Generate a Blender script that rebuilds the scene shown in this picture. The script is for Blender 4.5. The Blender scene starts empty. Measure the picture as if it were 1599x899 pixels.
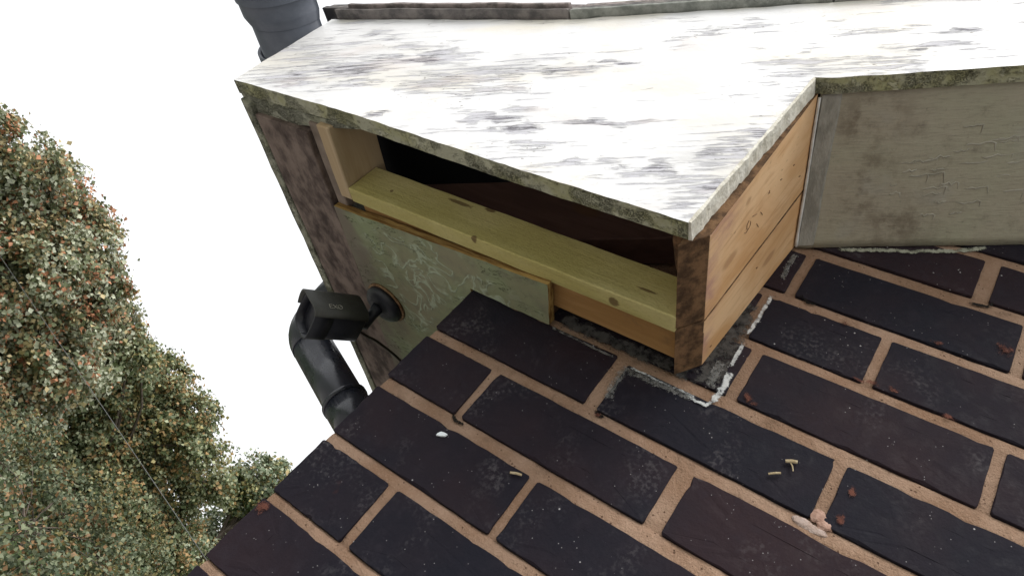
import bpy, bmesh, math, random
import numpy as np
from mathutils import Vector, Matrix, noise

random.seed(11)
ZO = 2.3                       # height of the eaves above the ground (m); building coordinates below are mm from the wall corner
S = bpy.context.scene
COL = S.collection

# ------------------------------------------------------------------ camera
R = Matrix(((0.8067660243878553, 0.11815946925344173, 0.5789360255839874),
            (0.32075279218708175, 0.7352883634945907, -0.597049971789126),
            (-0.4962320306040603, 0.6673749788049821, 0.5553056901088042)))
cam_d = bpy.data.cameras.new('camera')
cam = bpy.data.objects.new('camera', cam_d)
COL.objects.link(cam)
M3 = Matrix((R[0], -R[1], -R[2])).transposed()
cam.matrix_world = Matrix.Translation((0.4716, -0.5717, ZO - 0.3891)) @ M3.to_4x4()
cam_d.sensor_width = 36
cam_d.lens = 1107.26 / 1599 * 36
cam_d.shift_x = -(841.6 - 799.5) / 1599
cam_d.shift_y = -(449.5 - 393.44) / 1599
cam_d.clip_start = 0.01
cam_d.clip_end = 2000
S.camera = cam

# ------------------------------------------------------------------ world and sun (bright overcast)
SUN_DIR = Vector((0.15, -0.55, 0.86)).normalized()      # towards the sun
w = bpy.data.worlds.new('World')
S.world = w
w.use_nodes = True
nt = w.node_tree
nt.nodes.clear()
sky = nt.nodes.new('ShaderNodeTexSky')
sky.sky_type = 'NISHITA'
sky.sun_disc = False
sky.sun_elevation = math.asin(SUN_DIR.z)
sky.sun_rotation = math.atan2(SUN_DIR.x, SUN_DIR.y)
sky.air_density = 1.0
sky.dust_density = 4.0
hs = nt.nodes.new('ShaderNodeHueSaturation')
hs.inputs['Saturation'].default_value = 0.22
bg = nt.nodes.new('ShaderNodeBackground')
bg.inputs['Strength'].default_value = 0.14
wo = nt.nodes.new('ShaderNodeOutputWorld')
nt.links.new(sky.outputs[0], hs.inputs['Color'])
veil = nt.nodes.new('ShaderNodeMix')             # even white cloud over the sky
veil.data_type = 'RGBA'
veil.inputs[0].default_value = 0.75
veil.inputs[7].default_value = (5.6, 5.65, 5.75, 1)
nt.links.new(hs.outputs[0], veil.inputs[6])
nt.links.new(veil.outputs[2], bg.inputs[0])
nt.links.new(bg.outputs[0], wo.inputs[0])
sl = bpy.data.lights.new('sun', 'SUN')
sl.energy = 1.1
sl.angle = math.radians(28)
sl.color = (1.0, 0.965, 0.92)
so = bpy.data.objects.new('sun', sl)
so.rotation_euler = SUN_DIR.to_track_quat('Z', 'Y').to_euler()
so.location = (1, -3, 6)
COL.objects.link(so)

S.view_settings.view_transform = 'Standard'
S.view_settings.look = 'None'
S.view_settings.gamma = 1
S.view_settings.exposure = 0.82
S.view_settings.use_curve_mapping = False
S.cycles.max_bounces = 8
S.cycles.diffuse_bounces = 5

# ------------------------------------------------------------------ helpers: materials
class NT:
    def __init__(s, name, rough=0.6, spec=0.4):
        s.m = bpy.data.materials.new(name)
        s.m.use_nodes = True
        s.t = s.m.node_tree
        s.b = s.t.nodes['Principled BSDF']
        s.b.inputs['Roughness'].default_value = rough
        s.b.inputs['Specular IOR Level'].default_value = spec
        s._tc = None
    def n(s, typ, **kw):
        x = s.t.nodes.new(typ)
        for k, v in kw.items():
            setattr(x, k, v)
        return x
    def put(s, sock, v):
        if v is None:
            return
        if isinstance(v, bpy.types.NodeSocket):
            s.t.links.new(v, sock)
        elif isinstance(v, (tuple, list)) and len(v) == 3 and sock.type == 'RGBA':
            sock.default_value = (*v, 1)
        else:
            sock.default_value = v
    def co(s, scale=(1, 1, 1), rot=(0, 0, 0), rnd=False, loc=(0, 0, 0)):
        if s._tc is None:
            s._tc = s.n('ShaderNodeTexCoord').outputs['Object']
        v = s._tc
        if rnd:
            oi = s.n('ShaderNodeObjectInfo')
            m = s.n('ShaderNodeVectorMath', operation='SCALE')
            m.inputs[0].default_value = (37.1, 51.7, 23.3)
            s.t.links.new(oi.outputs['Random'], m.inputs['Scale'])
            a = s.n('ShaderNodeVectorMath', operation='ADD')
            s.t.links.new(v, a.inputs[0])
            s.t.links.new(m.outputs[0], a.inputs[1])
            v = a.outputs[0]
        if rot != (0, 0, 0):
            r0 = s.n('ShaderNodeMapping')
            r0.inputs['Rotation'].default_value = rot
            s.t.links.new(v, r0.inputs['Vector'])
            v = r0.outputs[0]
        mp = s.n('ShaderNodeMapping')
        mp.inputs['Scale'].default_value = scale
        mp.inputs['Location'].default_value = loc
        s.t.links.new(v, mp.inputs['Vector'])
        return mp.outputs[0]
    def noise(s, vec, scale, detail=4, rough=0.55, dist=0.0):
        x = s.n('ShaderNodeTexNoise')
        s.put(x.inputs['Vector'], vec)
        x.inputs['Scale'].default_value = scale
        x.inputs['Detail'].default_value = detail
        x.inputs['Roughness'].default_value = rough
        x.inputs['Distortion'].default_value = dist
        return x.outputs['Fac']
    def vor(s, vec, scale, feature='F1', out='Distance', rnd=1.0):
        x = s.n('ShaderNodeTexVoronoi', feature=feature)
        s.put(x.inputs['Vector'], vec)
        x.inputs['Scale'].default_value = scale
        x.inputs['Randomness'].default_value = rnd
        return x.outputs[out]
    def ramp(s, fac, a, b, va=0.0, vb=1.0, smooth=True):
        x = s.n('ShaderNodeMapRange')
        x.interpolation_type = 'SMOOTHSTEP' if smooth else 'LINEAR'
        s.put(x.inputs['Value'], fac)
        x.inputs['From Min'].default_value = a
        x.inputs['From Max'].default_value = b
        x.inputs['To Min'].default_value = va
        x.inputs['To Max'].default_value = vb
        return x.outputs[0]
    def math(s, op, a, b=0.0):
        x = s.n('ShaderNodeMath', operation=op)
        s.put(x.inputs[0], a)
        s.put(x.inputs[1], b)
        return x.outputs[0]
    def mix(s, fac, a, b):
        x = s.n('ShaderNodeMix', data_type='RGBA')
        s.put(x.inputs[0], fac)
        s.put(x.inputs[6], a)
        s.put(x.inputs[7], b)
        return x.outputs[2]
    def line(s, fac, c, wd):        # thin contour lines of a noise
        d = s.math('ABSOLUTE', s.math('SUBTRACT', fac, c))
        return s.ramp(d, 0.0, wd, 1.0, 0.0)
    def spots(s, lst, rot=(0, 0, 0), warp=0.0, wsc=20):
        """1 at the centre of each worn place, 0 at its rim; lst of (centre xyz, radii xyz) in metres, radii along the rotated axes."""
        if s._tc is None:
            s.co()
        acc = None
        src = s._tc
        if warp:
            nn = s.n('ShaderNodeTexNoise')
            s.t.links.new(s._tc, nn.inputs['Vector'])
            nn.inputs['Scale'].default_value = wsc
            nn.inputs['Detail'].default_value = 4
            m1 = s.n('ShaderNodeVectorMath', operation='MULTIPLY_ADD')
            s.t.links.new(nn.outputs['Color'], m1.inputs[0])
            m1.inputs[1].default_value = (warp, 0, warp)
            m1.inputs[2].default_value = (-warp / 2, 0, -warp / 2)
            m2 = s.n('ShaderNodeVectorMath', operation='ADD')
            s.t.links.new(s._tc, m2.inputs[0])
            s.t.links.new(m1.outputs[0], m2.inputs[1])
            src = m2.outputs[0]
        for cen, rad in lst:
            a = s.n('ShaderNodeVectorMath', operation='SUBTRACT')
            s.t.links.new(src, a.inputs[0])
            a.inputs[1].default_value = cen
            v = a.outputs[0]
            mp = s.n('ShaderNodeMapping', vector_type='TEXTURE')
            mp.inputs['Rotation'].default_value = rot
            mp.inputs['Scale'].default_value = rad
            s.t.links.new(v, mp.inputs['Vector'])
            ln = s.n('ShaderNodeVectorMath', operation='LENGTH')
            s.t.links.new(mp.outputs[0], ln.inputs[0])
            f = s.ramp(ln.outputs['Value'], 0.0, 1.0, 1.0, 0.0)
            acc = f if acc is None else s.math('MAXIMUM', acc, f)
        return acc
    def sep(s, axis):
        if s._tc is None:
            s.co()
        x = s.n('ShaderNodeSeparateXYZ')
        s.t.links.new(s._tc, x.inputs[0])
        return x.outputs[axis]
    def col(s, c):
        s.put(s.b.inputs['Base Color'], c)
    def bump(s, h, dist=0.001, strength=1.0):
        x = s.n('ShaderNodeBump')
        x.inputs['Distance'].default_value = dist
        x.inputs['Strength'].default_value = strength
        s.put(x.inputs['Height'], h)
        s.t.links.new(x.outputs[0], s.b.inputs['Normal'])
    def rgh(s, v):
        s.put(s.b.inputs['Roughness'], v)

MAT = {}
def plain(name, c, rough=0.6, spec=0.4):
    k = NT(name, rough, spec)
    k.col(c)
    MAT[name] = k.m
    return k.m

def m_brick():
    k = NT('engineering_brick', 0.62, 0.14)
    c = k.co(rnd=True)
    big = k.noise(c, 9, 3)
    oi = k.n('ShaderNodeObjectInfo').outputs['Random']
    base = k.mix(k.ramp(k.math('ADD', k.math('MULTIPLY', oi, 0.4), k.math('MULTIPLY', big, 0.9)), 0.35, 0.95),
                 (0.0086, 0.0088, 0.0150), (0.0235, 0.0132, 0.0165))
    mott = k.noise(c, 70, 6, 0.65)
    base = k.mix(k.ramp(mott, 0.45, 0.75, 0, 0.35), base, (0.036, 0.032, 0.040))
    # dusty bloom and scratches
    dust = k.math('MULTIPLY', k.ramp(k.noise(c, 16, 4), 0.5, 0.75), k.ramp(k.noise(k.co((1, 1, 1), rnd=True), 260, 3), 0.45, 0.7))
    base = k.mix(k.math('MULTIPLY', dust, 0.35), base, (0.16, 0.15, 0.155))
    sp = k.math('MULTIPLY', k.ramp(k.vor(c, 85), 0.05, 0.085, 1, 0), k.ramp(k.noise(c, 31, 2), 0.56, 0.6))
    sp2 = k.math('MULTIPLY', k.ramp(k.vor(c, 210), 0.06, 0.12, 1, 0), k.ramp(k.noise(c, 55, 2), 0.55, 0.6))
    base = k.mix(k.math('MAXIMUM', k.math('MULTIPLY', sp, 0.9), k.math('MULTIPLY', sp2, 0.6)), base, (0.42, 0.41, 0.42))
    red = k.math('MULTIPLY', k.ramp(k.noise(c, 27, 2), 0.72, 0.78), 0.35)
    base = k.mix(red, base, (0.10, 0.03, 0.02))
    k.col(base)
    k.rgh(k.ramp(mott, 0.3, 0.7, 0.6, 0.85))
    k.bump(k.math('ADD', k.math('MULTIPLY', mott, 0.6), k.math('MULTIPLY', k.noise(c, 330, 3), 0.5)), 0.0011, 0.8)
    return k.m

def m_mortar():
    k = NT('mortar', 0.95, 0.15)
    c = k.co()
    a = k.noise(c, 14, 4)
    base = k.mix(k.ramp(a, 0.35, 0.68), (0.275, 0.168, 0.108), (0.40, 0.272, 0.195))
    g = k.noise(c, 520, 3, 0.7)
    base = k.mix(k.ramp(g, 0.5, 0.75, 0, 0.5), base, (0.46, 0.33, 0.235))
    pit = k.ramp(k.vor(c, 190), 0.10, 0.2, 1, 0)
    pit = k.math('MULTIPLY', pit, k.ramp(k.noise(c, 90, 2), 0.52, 0.58))
    base = k.mix(k.math('MULTIPLY', pit, 0.8), base, (0.10, 0.05, 0.03))
    soot = k.ramp(k.noise(c, 34, 5, 0.7), 0.52, 0.76, 0, 0.75)
    base = k.mix(soot, base, (0.14, 0.09, 0.06))
    base = k.mix(k.ramp(k.noise(c, 5, 3), 0.45, 0.65, 0, 0.35), base, (0.23, 0.15, 0.10))
    k.col(base)
    k.bump(k.math('SUBTRACT', k.math('ADD', g, k.math('MULTIPLY', k.noise(c, 120, 4), 1.2)), k.math('MULTIPLY', pit, 0.8)), 0.0024, 1.0)
    return k.m

def m_barge(under=False):
    k = NT('flaking_white_paint', 0.45, 0.35)
    ang = math.radians(-29.5)
    rot = (0, -ang, 0)            # grain runs up the roof slope
    gr = k.co((1, 1, 14), rot)
    gr2 = k.co((1, 1, 22), rot)
    iso = k.co()
    patch = k.noise(k.co((1, 1, 2.4), rot, loc=(3.1, 0, 1.7)), 5.5, 3)
    patch2 = k.noise(k.co((1, 1, 3), rot, loc=(7.3, 0, 4.4)), 13, 3)
    wear = k.spots([((-0.262, -0.19, 0.034 + ZO), (0.076, 0.5, 0.059)), ((-0.352, -0.19, 0.085 + ZO), (0.057, 0.5, 0.033)), ((-0.261, -0.19, 0.151 + ZO), (0.095, 0.5, 0.033)), ((-0.154, -0.19, 0.135 + ZO), (0.134, 0.5, 0.035)), ((-0.278, -0.19, 0.215 + ZO), (0.084, 0.5, 0.015)), ((-0.194, -0.19, 0.088 + ZO), (0.099, 0.5, 0.046)), ((0.023, -0.19, 0.180 + ZO), (0.118, 0.5, 0.030)), ((0.078, -0.19, 0.227 + ZO), (0.063, 0.5, 0.018)), ((0.040, -0.19, 0.066 + ZO), (0.090, 0.5, 0.015)), ((0.155, -0.19, 0.054 + ZO), (0.070, 0.5, 0.015)), ((0.128, -0.19, 0.120 + ZO), (0.113, 0.5, 0.018)), ((0.205, -0.19, 0.073 + ZO), (0.051, 0.5, 0.021)), ((0.260, -0.19, 0.116 + ZO), (0.066, 0.5, 0.030)), ((0.274, -0.19, 0.169 + ZO), (0.051, 0.5, 0.032)), ((0.262, -0.19, 0.025 + ZO), (0.039, 0.5, 0.024)), ((0.268, -0.19, 0.062 + ZO), (0.056, 0.5, 0.019)), ((0.262, -0.19, 0.297 + ZO), (0.065, 0.5, 0.019)), ((0.315, -0.19, 0.334 + ZO), (0.099, 0.5, 0.019)), ((0.387, -0.19, 0.428 + ZO), (0.041, 0.5, 0.017)), ((0.172, -0.19, 0.340 + ZO), (0.061, 0.5, 0.024)), ((-0.096, -0.19, 0.023 + ZO), (0.045, 0.5, 0.011)), ((0.367, -0.19, 0.370 + ZO), (0.103, 0.5, 0.019))], (0, -math.radians(29.5), 0), 0.09, 14)
    far_ = k.math('MULTIPLY', k.ramp(k.sep('X'), 0.55, 0.75), k.ramp(patch, 0.5, 0.62))
    pm = k.math('MAXIMUM', k.math('MAXIMUM', wear, far_), k.ramp(patch, 0.48, 0.64, 0.0, 0.62))
    grime = k.spots([((-0.27, -0.19, 0.09 + ZO), (0.23, 0.5, 0.14)), ((-0.05, -0.19, 0.14 + ZO), (0.20, 0.5, 0.05)), ((0.255, -0.19, 0.08 + ZO), (0.10, 0.5, 0.10)), ((0.33, -0.19, 0.335 + ZO), (0.16, 0.5, 0.03))], (0, -math.radians(29.5), 0), 0.12, 9)
    pm = k.math('MAXIMUM', pm, k.math('MULTIPLY', grime, 0.48))
    pm = k.math('MULTIPLY', pm, k.ramp(patch2, 0.25, 0.6, 0.35, 1.0))
    fib = k.noise(k.co((1, 1, 11), rot), 15, 9, 0.70, 0.5)
    fib2 = k.noise(k.co((1, 1, 20), rot, loc=(4, 0, 1)), 22, 9, 0.78, 0.6)
    v1 = k.math('ADD', fib, k.math('MULTIPLY', pm, 0.30))
    v2 = k.math('ADD', fib2, k.math('MULTIPLY', pm, 0.22))
    streak = k.ramp(v1, 0.615, 0.715)
    crack = k.ramp(v2, 0.70, 0.73)
    cream = k.ramp(k.noise(k.co((1, 1, 2), rot, loc=(1, 0, 9)), 6, 3), 0.47, 0.62)
    base = k.mix(cream, (0.82, 0.82, 0.825), (0.80, 0.77, 0.70))
    base = k.mix(k.math('MULTIPLY', k.ramp(k.noise(k.co((1, 1, 3), rot, loc=(6, 0, 6)), 10, 5, 0.6), 0.45, 0.65), 0.25), base, (0.66, 0.66, 0.70))
    base = k.mix(k.math('MULTIPLY', grime, k.ramp(k.noise(k.co((1, 1, 5), rot), 30, 6, 0.7), 0.35, 0.65, 0.3, 0.85)), base, (0.60, 0.595, 0.585))
    hair = k.math('MULTIPLY', k.ramp(k.noise(k.co((1, 1, 26), rot, loc=(8, 0, 3)), 30, 6, 0.75, 0.6), 0.60, 0.66), k.ramp(k.noise(k.co((1, 1, 2), rot, loc=(5, 0, 8)), 22, 3), 0.45, 0.6))
    base = k.mix(k.math('MULTIPLY', hair, 0.6), base, (0.40, 0.37, 0.36))
    base = k.mix(k.math('MULTIPLY', streak, 0.66), base, (0.50, 0.495, 0.55))
    pink = k.ramp(k.noise(k.co((1, 1, 3), rot, loc=(11, 0, 2)), 9, 2), 0.60, 0.70, 0, 0.3)
    base = k.mix(pink, base, (0.64, 0.55, 0.51))
    base = k.mix(k.math('MULTIPLY', crack, 0.85), base, (0.15, 0.14, 0.165))
    chip = k.math('MULTIPLY', k.ramp(k.noise(k.co((1, 1, 3), rot), 110, 3), 0.655, 0.68), k.ramp(patch, 0.52, 0.58))
    base = k.mix(k.math('MULTIPLY', chip, 0.75), base, (0.17, 0.14, 0.12))
    k.col(base)
    h = k.math('SUBTRACT', k.math('MULTIPLY', k.noise(iso, 160, 4), 0.35), k.math('ADD', k.math('MULTIPLY', streak, 0.8), k.math('MULTIPLY', crack, 1.0)))
    h = k.math('SUBTRACT', h, k.math('MULTIPLY', chip, 0.8))
    k.bump(h, 0.0012, 0.8)
    k.rgh(k.ramp(streak, 0, 1, 0.42, 0.8))
    return k.m

def m_mossy(name='mossy_green_paint', a=(0.335, 0.33, 0.185), b=(0.11, 0.105, 0.06), c3=(0.38, 0.375, 0.28), sc=30):
    k = NT(name, 0.75, 0.25)
    c = k.co()
    n1 = k.noise(c, sc, 5, 0.65)
    n2 = k.noise(c, sc * 4.5, 4, 0.7)
    base = k.mix(k.ramp(n1, 0.36, 0.62), a, c3)
    base = k.mix(k.math('MULTIPLY', k.ramp(n2, 0.50, 0.68), k.ramp(k.noise(c, sc * 0.6, 3), 0.40, 0.6)), base, b)
    lich = k.math('MULTIPLY', k.ramp(k.noise(c, sc * 22, 5, 0.8), 0.48, 0.62), k.ramp(k.noise(k.co(loc=(3, 1, 2)), sc * 0.9, 3), 0.47, 0.58))
    base = k.mix(k.math('MULTIPLY', lich, 0.7), base, tuple(q * 0.55 for q in b))
    fl = k.ramp(k.noise(k.co((1, 1.6, 1.6), loc=(9, 2, 4)), sc * 1.3, 6, 0.7), 0.565, 0.585)
    base = k.mix(k.math('MULTIPLY', fl, 0.55), base, tuple(min(1, q * 1.35) for q in c3))
    k.col(base)
    k.bump(k.math('ADD', k.math('ADD', n1, k.math('MULTIPLY', n2, 0.8)), k.math('SUBTRACT', k.math('MULTIPLY', fl, 0.7), lich)), 0.003, 1.0)
    return k.m

def m_soffit_green():
    k = NT('flaking_green_soffit_paint', 0.75, 0.2)
    c = k.co()
    n1 = k.noise(c, 9, 4)
    n2 = k.noise(c, 60, 5, 0.65)
    base = k.mix(k.ramp(n1, 0.35, 0.65), (0.225, 0.21, 0.135), (0.23, 0.265, 0.15))
    base = k.mix(k.ramp(n2, 0.45, 0.75, 0, 0.55), base, (0.145, 0.135, 0.10))
    wig = k.noise(k.co(loc=(0.4, 0.2, 0)), 25, 3, 0.5, 0.9)
    area = k.spots([((-0.10, 0.02, -0.005 + ZO), (0.10, 0.10, 0.2)), ((-0.03, -0.01, -0.005 + ZO), (0.09, 0.07, 0.2)), ((-0.12, 0.09, -0.005 + ZO), (0.06, 0.10, 0.2)), ((0.04, 0.0, -0.005 + ZO), (0.06, 0.05, 0.2))])
    area = k.ramp(k.math('ADD', area, k.math('MULTIPLY', k.math('SUBTRACT', n2, 0.5), 1.2)), 0.2, 0.45)
    lines = k.math('MULTIPLY', k.line(wig, 0.52, 0.05), area)
    fl = k.math('MULTIPLY', k.ramp(k.noise(c, 38, 2, 0.5), 0.57, 0.59), k.ramp(k.noise(k.co(loc=(5, 1, 0)), 12, 2), 0.47, 0.55))
    m = k.math('MAXIMUM', lines, k.math('MULTIPLY', fl, 0.22))
    base = k.mix(k.math('MULTIPLY', m, 0.8), base, (0.37, 0.42, 0.31))
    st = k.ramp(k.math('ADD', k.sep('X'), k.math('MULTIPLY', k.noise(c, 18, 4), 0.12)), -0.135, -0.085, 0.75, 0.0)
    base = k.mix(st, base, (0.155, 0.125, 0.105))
    ck = k.math('MULTIPLY', k.line(k.noise(k.co((1, 3, 1), (0, 0, 0.25)), 22, 4), 0.47, 0.008), k.ramp(n1, 0.45, 0.55))
    base = k.mix(k.math('MULTIPLY', ck, 0.8), base, (0.03, 0.03, 0.02))
    k.col(base)
    k.bump(k.math('ADD', k.math('MULTIPLY', n2, 0.4), k.math('SUBTRACT', m, ck)), 0.0012, 0.8)
    return k.m

def m_soffit_grey():
    k = NT('grey_soffit_paint', 0.6, 0.3)
    c = k.co()
    n1 = k.noise(c, 6, 4)
    base = k.mix(k.ramp(n1, 0.35, 0.65), (0.345, 0.31, 0.24), (0.33, 0.32, 0.235))
    dirt = k.ramp(k.noise(c, 26, 6, 0.7), 0.54, 0.78, 0, 0.65)
    base = k.mix(dirt, base, (0.095, 0.075, 0.055))
    sp = k.ramp(k.noise(c, 170, 4, 0.7), 0.60, 0.75, 0, 0.5)
    base = k.mix(sp, base, (0.10, 0.09, 0.07))
    pat = k.ramp(k.noise(k.co(loc=(4, 0, 2)), 13, 3), 0.55, 0.7, 0, 0.5)
    base = k.mix(pat, base, (0.34, 0.335, 0.30))
    k.col(base)
    rot = (0, math.radians(29.5), 0)
    gn = k.noise(k.co((1, 9, 4), rot), 60, 5, 0.7)
    stn = k.spots([((0.358, -0.08, 0.265 + ZO), (0.05, 0.09, 0.09)), ((0.40, -0.03, 0.27 + ZO), (0.08, 0.05, 0.09)), ((0.34, -0.14, 0.30 + ZO), (0.06, 0.05, 0.09))])
    base = k.mix(k.math('MULTIPLY', stn, k.ramp(k.noise(c, 38, 5, 0.7), 0.42, 0.66, 0.1, 0.9)), base, (0.12, 0.09, 0.06))
    k.col(k.mix(k.ramp(gn, 0.45, 0.75, 0, 0.4), base, (0.15, 0.135, 0.11)))
    k.bump(k.math('ADD', k.math('MULTIPLY', k.noise(c, 130, 4), 0.4), k.math('ADD', k.math('MULTIPLY', gn, 0.5), k.math('MULTIPLY', k.noise(c, 22, 4), 1.2))), 0.0014, 0.9)
    return k.m

def m_wood(name, c1, c2, knot=(0.12, 0.06, 0.03), axis=0, rough=0.7, dirt=0.3, dirtc=(0.10, 0.07, 0.04), knots=True, sc=1.0, grain=0.5):
    k = NT(name, rough, 0.25)
    s3 = [9, 9, 9]
    s3[axis] = 0.7
    wv = k.noise(k.co(tuple(q / 3 for q in s3)), 9 * sc, 4, 0.55, 1.2)
    g = k.math('ADD', k.math('MULTIPLY', wv, 0.6), k.math('MULTIPLY', k.noise(k.co(tuple(s3)), 14 * sc, 5, 0.6, 0.8), 0.4))
    f = k.noise(k.co(tuple(q * 4 for q in s3)), 22 * sc, 4, 0.65)
    base = k.mix(k.ramp(g, 0.40, 0.60), c1, c2)
    base = k.mix(k.ramp(wv, 0.56, 0.70, 0, grain * 0.9), base, tuple(q * 0.62 for q in c1))
    base = k.mix(k.ramp(f, 0.54, 0.74, 0, grain * 0.5), base, tuple(q * 0.6 for q in c1))
    if knots:
        s4 = [1.0, 1.0, 1.0]
        s4[axis] = 0.45
        v = k.vor(k.co(tuple(s4)), 12 * sc)
        kn = k.ramp(v, 0.07, 0.13, 1, 0)
        base = k.mix(k.math('MULTIPLY', kn, 0.75), base, knot)
    d = k.ramp(k.noise(k.co(), 24, 5, 0.7), 0.56, 0.78, 0, dirt)
    base = k.mix(d, base, dirtc)
    k.col(base)
    k.bump(k.math('ADD', k.math('MULTIPLY', g, 0.6), k.math('MULTIPLY', f, 0.6)), 0.0007, 0.7)
    return k.m

def m_noise(name, a, b, sc=20, rough=0.7, spec=0.3, bd=0.001, stretch=(1, 1, 1), lo=0.35, hi=0.65):
    k = NT(name, rough, spec)
    c = k.co(stretch)
    n1 = k.noise(c, sc, 6, 0.65)
    k.col(k.mix(k.ramp(n1, lo, hi), a, b))
    k.bump(k.math('ADD', n1, k.math('MULTIPLY', k.noise(c, sc * 6, 3), 0.4)), bd, 0.8)
    return k.m

def m_plastic(name, c, rough=0.32, dust=(0.2, 0.2, 0.2), amt=0.25):  # dust tint; on the downpipe its blue paints in a highlight
    k = NT(name, rough, 0.5)
    v = k.co()
    d = k.ramp(k.noise(v, 18, 5, 0.65), 0.45, 0.8, 0, amt)
    k.col(k.mix(d, c, dust))
    k.rgh(k.ramp(k.noise(v, 30, 4), 0.3, 0.7, rough - 0.06, rough + 0.2))
    k.bump(k.noise(v, 220, 3), 0.0003, 0.5)
    return k.m

def m_leaf(name):
    k = NT(name, 0.5, 0.35)
    a = k.n('ShaderNodeAttribute', attribute_name='leafcol')
    k.col(a.outputs['Color'])
    k.b.inputs['Transmission Weight'].default_value = 0.0
    tr = k.n('ShaderNodeBsdfTranslucent')
    k.t.links.new(a.outputs['Color'], tr.inputs['Color'])
    mx = k.n('ShaderNodeMixShader')
    mx.inputs[0].default_value = 0.22
    k.t.links.new(k.b.outputs[0], mx.inputs[1])
    k.t.links.new(tr.outputs[0], mx.inputs[2])
    k.t.links.new(mx.outputs[0], k.t.nodes['Material Output'].inputs[0])
    return k.m

MAT['brick'] = m_brick()
MAT['mortar'] = m_mortar()
MAT['barge'] = m_barge()
MAT['mossy'] = m_mossy()
MAT['mossy_grey'] = m_mossy('weathered_green_grey_paint', (0.24, 0.24, 0.17), (0.08, 0.08, 0.05), (0.31, 0.31, 0.245), 34)
MAT['soffit_green'] = m_soffit_green()
MAT['soffit_grey'] = m_soffit_grey()
MAT['blister'] = m_noise('lifted_soffit_paint', (0.28, 0.265, 0.215), (0.37, 0.35, 0.295), 60, 0.7, 0.2)
MAT['cream_edge'] = m_noise('thick_cream_paint', (0.56, 0.53, 0.44), (0.76, 0.74, 0.66), 75, 0.7, 0.25, 0.003)
MAT['ply_edge'] = m_noise('frayed_plywood_edge', (0.14, 0.07, 0.02), (0.42, 0.28, 0.10), 40, 0.85, 0.2, 0.002, (0.35, 1, 6))
MAT['pine'] = m_wood('fresh_yellow_pine', (0.36, 0.305, 0.115), (0.43, 0.37, 0.165), axis=0, dirt=0.22, dirtc=(0.24, 0.19, 0.08), grain=0.25)
def m_pine():
    k = NT('fresh_yellow_pine', 0.72, 0.2)
    bl = k.noise(k.co((0.4, 1, 1)), 20, 4, 0.6)
    g = k.noise(k.co((0.35, 6, 6)), 24, 5, 0.6, 0.6)
    f = k.noise(k.co((1, 2, 2)), 260, 4, 0.7)
    base = k.mix(k.ramp(bl, 0.35, 0.65), (0.41, 0.355, 0.13), (0.50, 0.44, 0.20))
    base = k.mix(k.ramp(g, 0.52, 0.72, 0, 0.3), base, (0.25, 0.205, 0.07))
    base = k.mix(k.ramp(f, 0.48, 0.72, 0, 0.4), base, (0.22, 0.185, 0.065))
    kn = k.spots([((0.033, -0.084, 0.001 + ZO), (0.007, 0.012, 0.007)), ((0.206, -0.072, 0.003 + ZO), (0.010, 0.010, 0.012)), ((-0.02, -0.084, 0.041 + ZO), (0.030, 0.02, 0.005)), ((0.02, -0.084, 0.047 + ZO), (0.012, 0.02, 0.005)),
                  ((0.232, -0.084, 0.022 + ZO), (0.018, 0.01, 0.003)), ((-0.11, -0.084, 0.02 + ZO), (0.004, 0.01, 0.004))])
    base = k.mix(k.ramp(k.math('ADD', kn, k.math('MULTIPLY', k.math('SUBTRACT', f, 0.5), 0.8)), 0.2, 0.6, 0, 0.8), base, (0.10, 0.055, 0.025))
    k.col(base)
    k.bump(k.math('ADD', k.math('MULTIPLY', f, 0.8), g), 0.0009, 0.9)
    return k.m
MAT['pine'] = m_pine()
MAT['pine_y'] = m_wood('fresh_pale_pine', (0.40, 0.29, 0.17), (0.46, 0.35, 0.22), axis=1, dirt=0.2, dirtc=(0.24, 0.17, 0.09), grain=0.25)
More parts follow.
